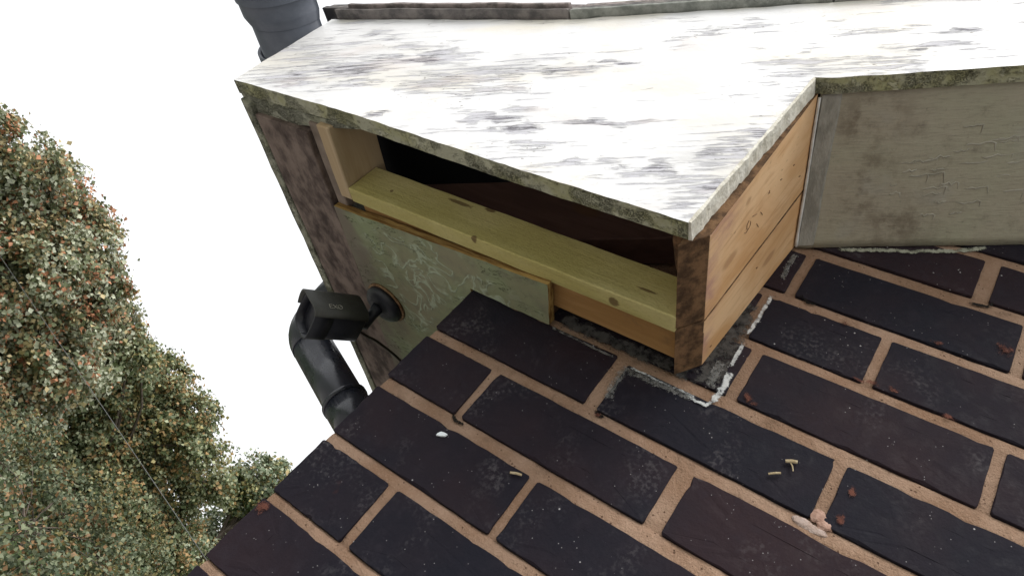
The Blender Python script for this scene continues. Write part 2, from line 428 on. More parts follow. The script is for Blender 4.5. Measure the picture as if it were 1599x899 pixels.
def m_panel():
    k = NT('orange_new_plank', 0.6, 0.3)
    bl = k.noise(k.co((1, 1, 0.45)), 16, 4, 0.6, 0.6)
    g = k.noise(k.co((1, 7, 0.5)), 26, 5, 0.6, 0.8)
    f = k.noise(k.co((1, 20, 1)), 60, 4, 0.65)
    base = k.mix(k.ramp(bl, 0.35, 0.65), (0.58, 0.33, 0.15), (0.71, 0.475, 0.27))
    base = k.mix(k.ramp(g, 0.50, 0.70, 0, 0.45), base, (0.40, 0.20, 0.085))
    base = k.mix(k.ramp(f, 0.55, 0.75, 0, 0.2), base, (0.36, 0.19, 0.09))
    kn = k.spots([((0.289, -0.034, 0.168 + ZO), (0.4, 0.010, 0.030)), ((0.289, -0.150, 0.110 + ZO), (0.4, 0.007, 0.012)), ((0.289, -0.105, 0.075 + ZO), (0.4, 0.012, 0.03))])
    base = k.mix(k.ramp(k.math('ADD', kn, k.math('MULTIPLY', k.math('SUBTRACT', f, 0.5), 0.6)), 0.25, 0.8, 0, 0.5), base, (0.28, 0.13, 0.055))
    red = k.spots([((0.289, -0.165, 0.055 + ZO), (0.4, 0.045, 0.06)), ((0.289, -0.10, 0.035 + ZO), (0.4, 0.09, 0.03)), ((0.289, -0.03, 0.03 + ZO), (0.4, 0.04, 0.025))])
    base = k.mix(k.math('MULTIPLY', red, k.ramp(k.noise(k.co((1, 1, 0.5)), 45, 5, 0.7), 0.38, 0.62, 0.15, 0.9)), base, (0.42, 0.23, 0.185))
    sp_ = k.math('MULTIPLY', k.ramp(k.noise(k.co((1, 2, 0.7)), 130, 4, 0.7), 0.64, 0.70), k.ramp(bl, 0.45, 0.6))
    base = k.mix(k.math('MULTIPLY', sp_, 0.6), base, (0.17, 0.07, 0.035))
    k.col(base)
    k.bump(k.math('ADD', g, k.math('MULTIPLY', f, 0.6)), 0.0006, 0.7)
    return k.m
MAT['panel'] = m_panel()
MAT['panel_end'] = m_noise('dark_sawn_edge', (0.065, 0.038, 0.022), (0.20, 0.115, 0.06), 75, 0.9, 0.15, 0.002)
MAT['old_orange'] = m_wood('aged_orange_batten', (0.27, 0.145, 0.05), (0.34, 0.195, 0.075), axis=0, dirt=0.5, grain=0.4)
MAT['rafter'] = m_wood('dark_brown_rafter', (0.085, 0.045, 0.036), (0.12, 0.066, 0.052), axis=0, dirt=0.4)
MAT['brown_under'] = m_noise('stained_brown_board', (0.055, 0.038, 0.034), (0.215, 0.165, 0.14), 34, 0.8, 0.2, 0.0015, (1, 0.6, 1))
MAT['old_strip'] = m_noise('dusty_brown_strip', (0.16, 0.125, 0.10), (0.24, 0.19, 0.155), 30, 0.8, 0.2, 0.001)
MAT['slate'] = m_noise('grey_brown_slate', (0.085, 0.08, 0.08), (0.21, 0.19, 0.18), 45, 0.8, 0.3, 0.002)
MAT['slate_moss'] = m_noise('pale_mossy_slate', (0.16, 0.17, 0.155), (0.31, 0.32, 0.29), 45, 0.85, 0.25, 0.002)
MAT['slate_pink'] = m_noise('rough_pinkish_slate', (0.13, 0.115, 0.11), (0.33, 0.28, 0.265), 70, 0.85, 0.25, 0.003)
MAT['deck'] = plain('dark_roof_felt', (0.02, 0.02, 0.022), 0.9)
MAT['gutter'] = m_plastic('grey_black_gutter_plastic', (0.080, 0.092, 0.12), 0.42, (0.19, 0.205, 0.245), 0.45)  # base lifted to hazy blue-grey, painting in lens flare
MAT['pipe'] = m_plastic('black_downpipe_plastic', (0.018, 0.020, 0.029), 0.22, (0.09, 0.10, 0.135), 0.25)  # bluish second colour stands in for the pipe's highlight
MAT['cctv'] = m_plastic('black_dusty_camera_plastic', (0.009, 0.010, 0.016), 0.45, (0.045, 0.047, 0.055), 0.35)
MAT['cctv_shield'] = m_plastic('dark_olive_camera_shield', (0.042, 0.043, 0.038), 0.55, (0.12, 0.12, 0.105), 0.5)
MAT['lens'] = plain('dark_glass', (0.004, 0.004, 0.006), 0.08, 0.6)
MAT['letter'] = plain('pale_lettering', (0.30, 0.29, 0.25), 0.6)
MAT['cable'] = plain('dark_brown_cable', (0.018, 0.010, 0.008), 0.5)
MAT['rust'] = m_noise('rusty_ring', (0.10, 0.04, 0.015), (0.30, 0.19, 0.10), 120, 0.7, 0.3)
def m_dry(name, dark, light, lo, hi):
    k = NT(name, 0.75, 0.2)
    n1 = k.noise(k.co((1.0, 1, 1.0)), 240, 5, 0.75)
    n2 = k.noise(k.co(), 60, 4, 0.6)
    f = k.ramp(k.math('ADD', k.math('MULTIPLY', n1, 0.6), k.math('MULTIPLY', n2, 0.4)), lo, hi)
    k.col(k.mix(f, dark, light))
    k.bump(f, 0.0006, 0.8)
    return k.m
MAT['white_paint'] = m_dry('dry_brushed_white_paint', (0.10, 0.10, 0.105), (0.66, 0.68, 0.68), 0.40, 0.50)
MAT['dull_paint'] = m_dry('thin_dull_paint', (0.016, 0.016, 0.02), (0.30, 0.30, 0.29), 0.49, 0.58)
def m_film(name, c1, c2, nsc=700, soft=0.14, stretch=(1, 1, 1), opac=1.0):
    k = NT(name, 0.8, 0.15)
    n1 = k.noise(k.co(stretch), nsc, 5, 0.75)
    n2 = k.noise(k.co(stretch), nsc * 0.22, 4, 0.6)
    k.col(k.mix(k.ramp(n2, 0.35, 0.65), c1, c2))
    cov = k.n('ShaderNodeAttribute', attribute_name='cover').outputs['Fac']
    a = k.ramp(k.math('ADD', cov, k.math('ADD', k.math('MULTIPLY', k.math('SUBTRACT', n1, 0.5), 2.2), k.math('MULTIPLY', k.math('SUBTRACT', n2, 0.5), 2.4))), 0.50 - soft, 0.50 + soft, 0.0, opac)
    tr = k.n('ShaderNodeBsdfTransparent')
    mx = k.n('ShaderNodeMixShader')
    k.t.links.new(a, mx.inputs[0])
    k.t.links.new(tr.outputs[0], mx.inputs[1])
    k.t.links.new(k.b.outputs[0], mx.inputs[2])
    k.t.links.new(mx.outputs[0], k.t.nodes['Material Output'].inputs[0])
    return k.m
MAT['film_white'] = m_film('dry_white_paint_film', (0.40, 0.42, 0.43), (0.66, 0.68, 0.68), 900, 0.3, opac=0.85)
MAT['film_dull'] = m_film('dull_paint_dust', (0.12, 0.12, 0.115), (0.26, 0.26, 0.25), 1100, 0.35, opac=0.55)
MAT['film_cement'] = m_film('grey_cement_film', (0.03, 0.029, 0.028), (0.085, 0.08, 0.075), 400, 0.3, opac=0.9)
MAT['film_green'] = m_film('pale_green_paint_run', (0.20, 0.205, 0.16), (0.34, 0.345, 0.28), 700, 0.25)
MAT['film_clay'] = m_film('red_clay_film', (0.06, 0.022, 0.016), (0.15, 0.058, 0.04), 600, 0.3, opac=0.8)
MAT['film_crack'] = m_film('black_gap_shadow', (0.006, 0.005, 0.004), (0.012, 0.01, 0.008), 500, 0.2)  # black film, paints the shadow inside open mortar cracks
MAT['grey_smear'] = m_noise('grey_cement_smear', (0.012, 0.012, 0.013), (0.055, 0.052, 0.050), 45, 0.85, 0.2, 0.0008)
MAT['red_spot'] = m_noise('exposed_red_clay', (0.055, 0.022, 0.017), (0.15, 0.058, 0.042), 140, 0.85, 0.2)
MAT['pale_mortar'] = m_noise('pale_pink_mortar', (0.33, 0.20, 0.15), (0.46, 0.31, 0.25), 130, 0.95, 0.1, 0.002)
MAT['pale_mortar2'] = m_noise('pale_grey_mortar', (0.34, 0.25, 0.205), (0.45, 0.36, 0.32), 130, 0.95, 0.1, 0.002)
MAT['straw'] = m_noise('dry_straw', (0.34, 0.26, 0.15), (0.48, 0.40, 0.26), 200, 0.8, 0.2)
MAT['chip'] = plain('white_paint_chip', (0.75, 0.80, 0.82), 0.5)
MAT['pencil'] = plain('pencil_mark', (0.13, 0.07, 0.035), 0.8)
MAT['caulk'] = m_noise('grey_filler', (0.20, 0.19, 0.165), (0.31, 0.295, 0.26), 70, 0.75, 0.2, 0.002, (1, 0.4, 1))
MAT['caulk_white'] = m_noise('white_filler_bead', (0.50, 0.49, 0.47), (0.66, 0.65, 0.63), 80, 0.6, 0.3)
MAT['bark'] = m_noise('grey_bark', (0.06, 0.045, 0.035), (0.14, 0.115, 0.095), 9, 0.9, 0.1, 0.01, (1, 1, 0.3))
MAT['leaf'] = m_leaf('autumn_leaf')
MAT['grass'] = m_noise('rough_lawn', (0.035, 0.06, 0.02), (0.09, 0.12, 0.045), 3, 0.9, 0.1, 0.01)
MAT['paving'] = m_noise('grey_paving', (0.27, 0.26, 0.245), (0.40, 0.385, 0.36), 8, 0.85, 0.2, 0.002)
MAT['garden_brick'] = m_noise('orange_garden_brick', (0.25, 0.10, 0.055), (0.42, 0.20, 0.115), 9, 0.9, 0.15, 0.003)

# ------------------------------------------------------------------ helpers: geometry (building coordinates in mm)
def V(x, y, z):
    return (x / 1000, y / 1000, z / 1000 + ZO)

def tag(o, label=None, cat=None, group=None, kind=None):
    if label: o['label'] = label
    if cat: o['category'] = cat
    if group: o['group'] = group
    if kind: o['kind'] = kind
    return o

def link(name, me, mats, parent=None, smooth=False, loc=None):
    o = bpy.data.objects.new(name, me)
    if not isinstance(mats, (list, tuple)):
        mats = [mats]
    if len(me.materials) == 0:
        for m in mats:
            me.materials.append(MAT[m] if isinstance(m, str) else m)
    if smooth:
        me.polygons.foreach_set('use_smooth', [True] * len(me.polygons))
    if parent is not None:
        o.parent = parent
        o.matrix_parent_inverse = parent.matrix_world.inverted()
    if loc:
        o.location = loc
    COL.objects.link(o)
    return o

def empty(name, loc, label=None, cat=None, group=None):
    o = bpy.data.objects.new(name, None)
    o.empty_display_size = 0.05
    o.matrix_world = Matrix.Translation(loc)
    COL.objects.link(o)
    return tag(o, label, cat, group)

def from_bm(name, bm, mats, parent=None, smooth=False):
    me = bpy.data.meshes.new(name)
    bmesh.ops.recalc_face_normals(bm, faces=bm.faces)
    bm.to_mesh(me)
    bm.free()
    return link(name, me, mats, parent, smooth)

def nz(v, sc, amp, seed=0.0):
    return noise.noise_vector(Vector(v) * sc + Vector((seed, seed * 1.7, -seed))) * amp

def slab(name, bot, top, mats, parent=None, step=12, amp=0.5, bevel=1.2, matf=None, seed=0.0):
    """board from two matching rings of mm points; edges cut up and worn a little."""
    bm = bmesh.new()
    b = [bm.verts.new(V(*p)) for p in bot]
    t = [bm.verts.new(V(*p)) for p in top]
    n = len(b)
    bm.faces.new(b[::-1])
    bm.faces.new(t)
    for i in range(n):
        bm.faces.new((b[i], b[(i + 1) % n], t[(i + 1) % n], t[i]))
    bmesh.ops.recalc_face_normals(bm, faces=bm.faces)
    if bevel:
        bmesh.ops.bevel(bm, geom=list(bm.edges), offset=bevel / 1000, segments=1, affect='EDGES', clamp_overlap=True)
    if amp:
        for _ in range(6):
            long = [e for e in bm.edges if e.calc_length() > step / 1000 * 1.6]
            if not long:
                break
            bmesh.ops.subdivide_edges(bm, edges=long, cuts=1, use_grid_fill=True)
        for v in bm.verts:
            v.co += nz(v.co, 22, amp / 1000, seed) + nz(v.co, 90, amp * 0.5 / 1000, seed + 3)
    bmesh.ops.recalc_face_normals(bm, faces=bm.faces)
    if matf:
        for f in bm.faces:
            f.material_index = matf(f)
    return from_bm(name, bm, mats, parent)

def box(name, x0, x1, y0, y1, z0, z1, mats, parent=None, **kw):
    bot = [(x0, y0, z0), (x1, y0, z0), (x1, y1, z0), (x0, y1, z0)]
    top = [(x0, y0, z1), (x1, y0, z1), (x1, y1, z1), (x0, y1, z1)]
    return slab(name, bot, top, mats, parent, **kw)

def resample(poly, step, amp, seed=0, closed=True):
    out = []
    n = len(poly)
    for i in range(n if closed else n - 1):
        a = Vector(poly[i]); b = Vector(poly[(i + 1) % n])
        L = (b - a).length
        k = max(1, int(L / step))
        d = (b - a).normalized()
        for j in range(k):
            p = a + (b - a) * (j / k)
            q = Vector((-d.y, d.x))
            if j:
                w_ = noise.noise(Vector((p.x * 0.05, p.y * 0.05, seed))) * amp + noise.noise(Vector((p.x * 0.22, p.y * 0.22, seed + 5))) * amp * 0.6
                p = p + q * w_
            out.append((p.x, p.y))
    if not closed:
        out.append(tuple(poly[-1]))
    return out

def ribbon(name, pts, w0, mat, parent, seed=0, y=-1.6, step=2.0, fade=6.0):
    """a thin film smeared on the wall face: pts are (x, z) mm, w0 its full width; its cover thins out to the rim."""
    line = resample(pts, step, 0.8, seed, closed=False)
    vs, fs, cov = [], [], []
    N_ = len(line)
    for i, p in enumerate(line):
        a = Vector(line[max(0, i - 1)]); b = Vector(line[min(N_ - 1, i + 1)])
        d = (b - a).normalized(); q = Vector((-d.y, d.x))
        e = min(1.0, i * step / fade, (N_ - 1 - i) * step / fade)
        for t, cv_ in ((-1, 0), (-0.4, 0.85), (0.4, 0.85), (1, 0)):
            r = Vector(p) + q * (w0 * 0.5 * t)
            vs.append(V(r.x, y, r.y)); cov.append(cv_ * e)
    for i in range(N_ - 1):
        for j in range(3):
            a = 4 * i + j
            fs.append((a, a + 4, a + 5, a + 1))
    me = bpy.data.meshes.new(name)
    me.from_pydata(vs, [], fs)
    at = me.attributes.new('cover', 'FLOAT', 'POINT')
    at.data.foreach_set('value', cov)
    return link(name, me, mat, parent)

def film_spot(name, cx, cz, rx, rz, mat, parent, y=-1.6, n=16):
    vs, cov = [V(cx, y, cz)], [1.0]
    for i in range(n):
        a = 2 * math.pi * i / n
        vs.append(V(cx + rx * math.cos(a), y, cz + rz * math.sin(a))); cov.append(0.0)
    fs = [(0, 1 + i, 1 + (i + 1) % n) for i in range(n)]
    me = bpy.data.meshes.new(name)
    me.from_pydata(vs, [], fs)
    at = me.attributes.new('cover', 'FLOAT', 'POINT')
    at.data.foreach_set('value', cov)
    return link(name, me, mat, parent)

def blob(name, cx, cz, rx, rz, mat, parent, seed=0, y=-1.0, thick=1.2, n=12, dome=0.0, rot=0.0):
    rnd = random.Random(seed)
    vs, fs = [V(cx, y - dome, cz)], []
    ring = []
    for i in range(n):
        a = 2 * math.pi * i / n
        r = rnd.uniform(0.8, 1.12)
        px, pz = rx * r * math.cos(a), rz * r * math.sin(a)
        ring.append((cx + px * math.cos(rot) - pz * math.sin(rot), cz + px * math.sin(rot) + pz * math.cos(rot)))
    for p in ring:
        vs.append(V(p[0], y, p[1]))
    for p in ring:
        vs.append(V(p[0], y + thick, p[1]))
    for i in range(n):
        j = (i + 1) % n
        fs += [(0, 1 + i, 1 + j), (1 + i, 1 + n + i, 1 + n + j, 1 + j)]
    me = bpy.data.meshes.new(name)
    me.from_pydata(vs, [], fs)
    return link(name, me, mat, parent)

def tube(pts, rad, seg=24, cap=True, frame=None):
    """tube mesh along mm points; rad scalar or list. Returns (verts, faces)."""
    P = [Vector(p) for p in pts]
    n = len(P)
    rr = rad if isinstance(rad, (list, tuple)) else [rad] * n
    vs, fs = [], []
    up = Vector((0.3, 0.2, 0.9)).normalized()
    prev = None
    for i in range(n):
        d = (P[min(i + 1, n - 1)] - P[max(i - 1, 0)]).normalized()
        if prev is None:
            u = up - d * up.dot(d)
            if u.length < 1e-3:
                u = Vector((1, 0, 0)) - d * d.x
        else:
            u = prev - d * prev.dot(d)
        u.normalize(); prev = u
        w_ = d.cross(u)
        for j in range(seg):
            a = 2 * math.pi * j / seg
            q = P[i] + (u * math.cos(a) + w_ * math.sin(a)) * rr[i]
            vs.append(V(*q))
    for i in range(n - 1):
        for j in range(seg):
            k = (j + 1) % seg
            fs.append((i * seg + j, i * seg + k, (i + 1) * seg + k, (i + 1) * seg + j))
    if cap:
        fs.append(tuple(range(seg))[::-1])
        fs.append(tuple((n - 1) * seg + j for j in range(seg)))
    return vs, fs

def pydata(name, vf, mat, parent=None, smooth=False):
    me = bpy.data.meshes.new(name)
    me.from_pydata(vf[0], [], vf[1])
    me.update()
    o = link(name, me, mat, parent)
    if smooth:
        me.polygons.foreach_set('use_smooth', [len(p.vertices) <= 4 for p in me.polygons])
    return o

# ------------------------------------------------------------------ ground
def sheet(name, x0, x1, y0, y1, z, mat, n=1):
    me = bpy.data.meshes.new(name)
    me.from_pydata([(x0, y0, z), (x1, y0, z), (x1, y1, z), (x0, y1, z)], [], [(0, 1, 2, 3)])
    return tag(link(name, me, mat), kind='structure')
sheet('ground', -900, 900, -900, 900, 0.0, 'grass')
sheet('bounce_paving', -7, 9, -9.0, 5.0, 0.004, 'paving')  # unseen pale paving, enlarged to bounce daylight up to the soffits

# ------------------------------------------------------------------ brick wall
WX = 17.0                         # front corner of the wall
wall = empty('brick_wall', V(WX, 0, -2300), 'dark blue-black brick corner wall with buff mortar below the eaves', 'wall')
COURSE = {-2: (226.7, 162.9), -1: (147.3, 85.8), 0: (71.2, 8.9), 1: (-10.3, -68.3), 2: (-83.5, -144.1),
          3: (-160.7, -222.3), 4: (-235.5, -297.2), 5: (-308.4, -371.3), -3: (305.0, 246.0), -4: (382, 321)}
for c in range(6, 31):
    t = -381.3 - (c - 6) * 75.0
    COURSE[c] = (t, t - 62)
for c in range(-5, -11, -1):
    t = 382 + (-4 - c) * 75.0
    COURSE[c] = (t, t - 62)
XS = {-3: [(260, 483), (500, 705)], -2: [(331.6, 532), (544, 748)], -1: [(313, 423.5), (435, 638)],
      0: [(17, 109), (121, 321.6), (334.9, 538), (549, 754)], 1: [(17, 210.5), (226.8, 431.5), (443.2, 650)],
      2: [(16.1, 107.9), (118.8, 319.4), (337.5, 541)], 3: [(17.8, 213), (223.3, 427), (439, 645)],
      4: [(17.2, 107.4), (120, 322), (334, 538)], 5: [(15.9, 212), (224, 428)]}
COURSE[1] = (-8.0, -68.3)
XS[-1].insert(0, (212, 301)); XS[-2].insert(0, (118, 319))
XMAX = 1330.0
def soffit_z(x):
    return 231 + 0.565 * (x - 304)
for c in COURSE:
    l = XS.get(c)
    if l is None:
        l = [(17, 109), (121, 324)] if c % 2 == 0 else [(17, 215)]
        if c < -3:
            l = [(17, 109)] if c % 2 == 0 else [(17, 215)]
        XS[c] = l
    rn = random.Random(c + 50)
    while l[-1][1] < XMAX:
        a = l[-1][1] + rn.uniform(10.5, 13)
        l.append((a, min(XMAX + 60, a + rn.uniform(202, 207))))

brick_cache = {}
def brick_mesh(L, H, D, seed, detail=True):
    """rounded, slightly chipped brick centred on its front face, metres; front looks to -y."""
    rnd = random.Random(seed)
    r = 1.6
    hx, hz = L / 2, H / 2
    pts = []
    def edge(a, b, n):
        for i in range(n + 1):
            t = i / n
            pts.append([a[0] + (b[0] - a[0]) * t, a[1] + (b[1] - a[1]) * t])
    nx, nzz = (16, 6) if detail else (3, 1)
    edge((-hx + r, -hz), (hx - r, -hz), nx); edge((hx, -hz + r), (hx, hz - r), nzz)
    edge((hx - r, hz), (-hx + r, hz), nx); edge((-hx, hz - r), (-hx, -hz + r), nzz)
    # end points of every edge so corners are cut
    pts2 = []
    for p in pts:
        pts2.append([p[0] + rnd.uniform(-0.35, 0.35), p[1] + rnd.uniform(-0.35, 0.35)])
    n = len(pts2)
    bev = [rnd.uniform(0.25, 0.6) + (rnd.random() < 0.14) * rnd.uniform(0.6, 2.2) for _ in pts2]
    vs, fs = [], []
    for p, b in zip(pts2, bev):
        d = Vector((p[0] / hx, p[1] / hz))
        sx = 1 if abs(d.x) > abs(d.y) else 0.0
        q = Vector((-math.copysign(b, p[0]) if abs(abs(p[0]) - hx) < 4 else 0, -math.copysign(b, p[1]) if abs(abs(p[1]) - hz) < 4 else 0))
        vs.append(((p[0] + q.x) / 1000, rnd.uniform(-0.15, 0.15) / 1000, (p[1] + q.y) / 1000))
    for p, b in zip(pts2, bev):
        vs.append((p[0] / 1000, b * 0.9 / 1000, p[1] / 1000))
    for p in pts2:
        vs.append((p[0] / 1000, D / 1000, p[1] / 1000))
    # inner ring for a slightly uneven face
    for p in pts2:
        vs.append((p[0] * 0.62 / 1000, rnd.uniform(-0.35, 0.2) / 1000, p[1] * 0.5 / 1000))
    o1, o2, o3 = n, 2 * n, 3 * n
    for i in range(n):
        j = (i + 1) % n
        fs += [(o3 + i, o3 + j, j, i), (i, j, o1 + j, o1 + i), (o1 + i, o1 + j, o2 + j, o2 + i)]
    fs.append(tuple(o3 + i for i in range(n))[::-1])
    fs.append(tuple(o2 + i for i in range(n)))
    me = bpy.data.meshes.new('brick')
    me.from_pydata(vs, [], [f[::-1] for f in fs])
    me.materials.append(MAT['brick'])
    bmm = bmesh.new(); bmm.from_mesh(me); bmesh.ops.recalc_face_normals(bmm, faces=bmm.faces); bmm.to_mesh(me); bmm.free()
    return me
var = [brick_mesh(204, 62, 92, 900 + i, False) for i in range(5)]
varh = [brick_mesh(204, 62, 92, 950 + i, False) for i in range(3)]
far = []                                        # transforms of the bricks low on the wall, joined
def put_brick(me, loc, rz=0.0, sc=(1, 1, 1)):
    o = bpy.data.objects.new('brick', me)
    o.parent = wall
    o.matrix_parent_inverse = wall.matrix_world.inverted()
    o.location = loc
    o.rotation_euler = (0, 0, rz)
    o.scale = sc
    COL.objects.link(o)
rb = random.Random(5)
for c in sorted(COURSE):
    zt, zb = COURSE[c]
    for (a, b) in XS[c]:
        if zb > soffit_z(b) + 30 and b > 300:
            continue
        if c < -2 and b < 300:
            continue
        cx, cz = (a + b) / 2, (zt + zb) / 2
        corner = abs(a - 17) < 2.5
        detail = (a < 760 and -3 <= c <= 6)
        if a < 760 and c <= 13 or (c <= 4):
            if detail:
                D = 92 if (b - a) > 150 else 204
                if not corner: D = 92
                if c == 1 and a < 100:
                    zt1 = -3.6
                    me = brick_mesh(b - a + 1.6, zt1 - zb + 1.0, D, 77)
                    put_brick(me, V(cx, -0.3, (zt1 + zb) / 2))
                    continue
                me = brick_mesh(b - a + 1.6, zt - zb + 1.4, D, c * 31 + int(a))
                put_brick(me, V(cx, rb.uniform(-0.4, 0.3), cz))
            elif corner and (b - a) < 150:
                put_brick(varh[c % 3], (V(WX, 0, 0)[0], 0.102, V(0, 0, cz)[2]), -math.pi / 2, (1, 92 / 92, (zt - zb) / 62))
            else:
                put_brick(rb.choice(var), V(cx, rb.uniform(-0.8, 0.8), cz), 0, ((b - a) / 204, 1, (zt - zb) / 62))
        else:
            far.append((cx, 0, cz, b - a, zt - zb, 0))
    # the side of the house
    if c >= 1:
        y = 104 if c % 2 else 216
        while y < 1150:
            args = (WX, y + 102, (zt + zb) / 2, 204, zt - zb, 1)
            if c <= 9 and y < 560:
                put_brick(rb.choice(var), V(WX + rb.uniform(-0.8, 0.8), y + 102, (zt + zb) / 2), -math.pi / 2, (1, 1, (zt - zb) / 62))
            else:
                far.append(args)
            y += 216
bm = bmesh.new()
for (x, y, z, L, H, side) in far:
    me = rb.choice(var)
    k0 = len(bm.verts)
    bm.from_mesh(me)
    bm.verts.ensure_lookup_table()
    mt = Matrix.Translation(V(x, y, z)) @ (Matrix.Rotation(-math.pi / 2, 4, 'Z') if side else Matrix.Identity(4)) @ Matrix.Diagonal((L / 204, 1, H / 62, 1))
    for v in bm.verts[k0:]:
        v.co = mt @ v.co
tag(from_bm('lower_bricks', bm, 'brick', wall), kind='stuff')

# mortar: bed joints struck (set back under the brick above, near flush below), sanded surface
rows = []
cs = sorted(COURSE)
for i, c in enumerate(cs):
    zt, zb = COURSE[c]
    rows += [(zt - 12, 1.6), ((zt + zb) / 2, 1.8), (zb + 8, 2.6)]
    if i + 1 < len(cs):
        nt_ = COURSE[cs[i + 1]][0]           # top of the course below
        g = zb - nt_
        rows += [(zb - 0.04 * g, 4.2), (zb - 0.12 * g, 2.8), (zb - 0.3 * g, 1.7), (zb - 0.6 * g, 1.1), (zb - 0.8 * g, 0.9), (zb - 0.97 * g, 0.8), (nt_ - 3, 1.3)]
rows.sort(key=lambda q: -q[0])
xs = [WX + 2.0 + i * 5.0 for i in range(160)]
xs += [xs[-1] + 40 * i for i in range(1, 14)]
vs, fs = [], []
for z, d in rows:
    for x in xs:
        k = noise.noise(Vector((x * 0.035, z * 0.05, 2.2))) * 1.4 + noise.noise(Vector((x * 0.13, z * 0.16, 7.2))) * 0.9
        zz = z + noise.noise(Vector((x * 0.02, z, 4.0))) * 0.8
        vs.append(V(x, max(0.45, d + k * 0.45) - (0.0), zz))
nx = len(xs)
for r in range(len(rows) - 1):
    for i in range(nx - 1):
        if rows[r][0] > (255 if xs[i] < 300 else soffit_z(xs[i]) + 45):
            continue
        fs.append((r * nx + i, (r + 1) * nx + i, (r + 1) * nx + i + 1, r * nx + i + 1))
pydata('mortar', (vs, fs), 'mortar', wall)
vs, fs = [], []
ys = [0.5 + 8 * i for i in range(145)]
zz0 = [q[0] for q in rows if q[0] < -2]
zz0 = [-2.0] + zz0 + [-2299.0]
for z in zz0:
    for y in ys:
        k = noise.noise(Vector((y * 0.05, z * 0.06, 12.2))) * 1.0
        vs.append(V(WX + 4.0 + k, y + 1.5, z))
ny = len(ys)
for r in range(len(zz0) - 1):
    for i in range(ny - 1):
        fs.append((r * ny + i, r * ny + i + 1, (r + 1) * ny + i + 1, (r + 1) * ny + i))
pydata('side_mortar', (vs, fs), 'mortar', wall)
box('wall_light_block', WX + 9, XMAX + 40, 10, 1165, -2299, 245, 'mortar', wall, amp=0, bevel=0)  # unseen solid block added behind the bricks to stop light

# marks on the wall
def on_wall(name, pts, w_, mat, seed, **kw):
    return ribbon(name, pts, w_, mat, wall, seed, **kw)
on_wall('paint_smear', [(310, 224), (309, 200), (311, 176)], 8, 'film_dull', 1)
on_wall('paint_smear', [(310, 206), (310, 190)], 4, 'film_white', 11)
on_wall('paint_smear', [(311, 149), (312, 120), (311, 86)], 5.5, 'film_white', 2)
on_wall('paint_smear', [(313, 76), (313, 55), (314, 38)], 5.5, 'film_white', 3)
on_wall('paint_smear', [(316, 34), (318, 18), (318, 4), (316, -9)], 9, 'film_white', 4, fade=5)
on_wall('paint_smear', [(318, -3), (313, -13), (303, -14), (290, -10)], 5, 'film_white', 5)
on_wall('paint_smear', [(304, -10), (270, -11), (228, -10)], 3.0, 'film_white', 6)
on_wall('paint_smear', [(300, -12), (260, -14), (226, -15), (226, -36), (230, -56)], 11, 'film_dull', 7)
on_wall('paint_smear', [(210, -7.5), (170, -7), (128, -6)], 4, 'film_dull', 8)
on_wall('paint_smear', [(304, 44), (305, 20), (306, 4)], 12, 'film_dull', 9)
for i, (x, z, rx, rz_) in enumerate([(343, 14.5, 7, 6), (351, 11, 7, 4.5), (434, 87.5, 8, 5), (524, 186, 10, 9), (452, 90, 8, 4),
                                     (388, 147, 7, 4), (23, -315, 8, 8), (500, 84, 7, 3.5), (470, 165, 8, 3.5), (453, -30, 4, 7), (453, -58, 5, 8),
                                     (60, -376, 9, 4), (231, -75, 6, 4), (420, 85, 9, 3)]):
    film_spot('clay_spot', x, z, rx, rz_, 'film_clay', wall)
def lump(name, cx, cz, rx, rz, ry, mat, seed):
    bm = bmesh.new()
    bmesh.ops.create_icosphere(bm, subdivisions=4, radius=1)
    for v in bm.verts:
        d = v.co.copy()
        r = 1 + 0.28 * noise.noise(d * 1.7 + Vector((seed, 0, 0))) + 0.16 * noise.noise(d * 5 + Vector((0, seed, 0))) + 0.08 * noise.noise(d * 13)
        v.co = Vector(V(cx + d.x * rx * r, 1.0 + d.y * ry * r, cz + d.z * rz * r))
    return from_bm(name, bm, mat, wall, True)
lump('mortar_lump', 437, -64, 7, 6, 1.9, 'pale_mortar', 3)
lump('mortar_lump', 444, -69, 6, 4.5, 2.0, 'pale_mortar', 5)
lump('mortar_lump', 429, -75.5, 8, 4.2, 1.3, 'pale_mortar2', 7)
lump('mortar_lump', 441, -76.5, 8, 3.8, 1.1, 'pale_mortar2', 9)
for i, P in enumerate(([(108, -147), (117, -151), (128, -150)], [(225, -71), (232, -74), (240, -74)], [(336, 166), (346, 158), (356, 159)], [(483, 235), (499, 237), (505, 246)])):
    ribbon('mortar_crack', P, 5.0, 'film_crack', wall, 90 + i, y=-0.6, fade=3)
# grey smear beside the end panel
smear = [(291, 130), (296, 90), (300, 40), (302, 5)]
ribbon('cement_smear', smear, 34, 'film_cement', wall, 77, y=-1.3)
ribbon('cement_smear', [(285, 12), (230, 11), (180, 10), (130, 10)], 22, 'film_cement', wall, 78, y=-1.3)
# paint run down from the soffit above the top course
ribbon('paint_run', [(345, 249), (380, 268), (415, 284), (450, 303), (480, 325)], 8, 'film_green', wall, 79, y=-1.6)

# ------------------------------------------------------------------ bargeboard
YF, YB = -190.0, -171.5
low = [(-333, 2), (-100, 1), (100, 0), (285, -1)]
outline = [(-332, 4), (-220, 9), (-110, 13), (80, 12), (276, 16), (284, 276), (300, 281), (452, 374), (640, 488), (1340, 886), (1340, 1067), (640, 673), (242, 449), (-30, 296), (-343, 177)]
op = resample(outline, 7, 0.8, 2)
bm = bmesh.new()
fr = [bm.verts.new(V(x, YF + noise.noise(Vector((x * .03, z * .03, 1))) * 0.8, z)) for x, z in op]
bk = [bm.verts.new(V(x, YB, z)) for x, z in op]
n = len(op)
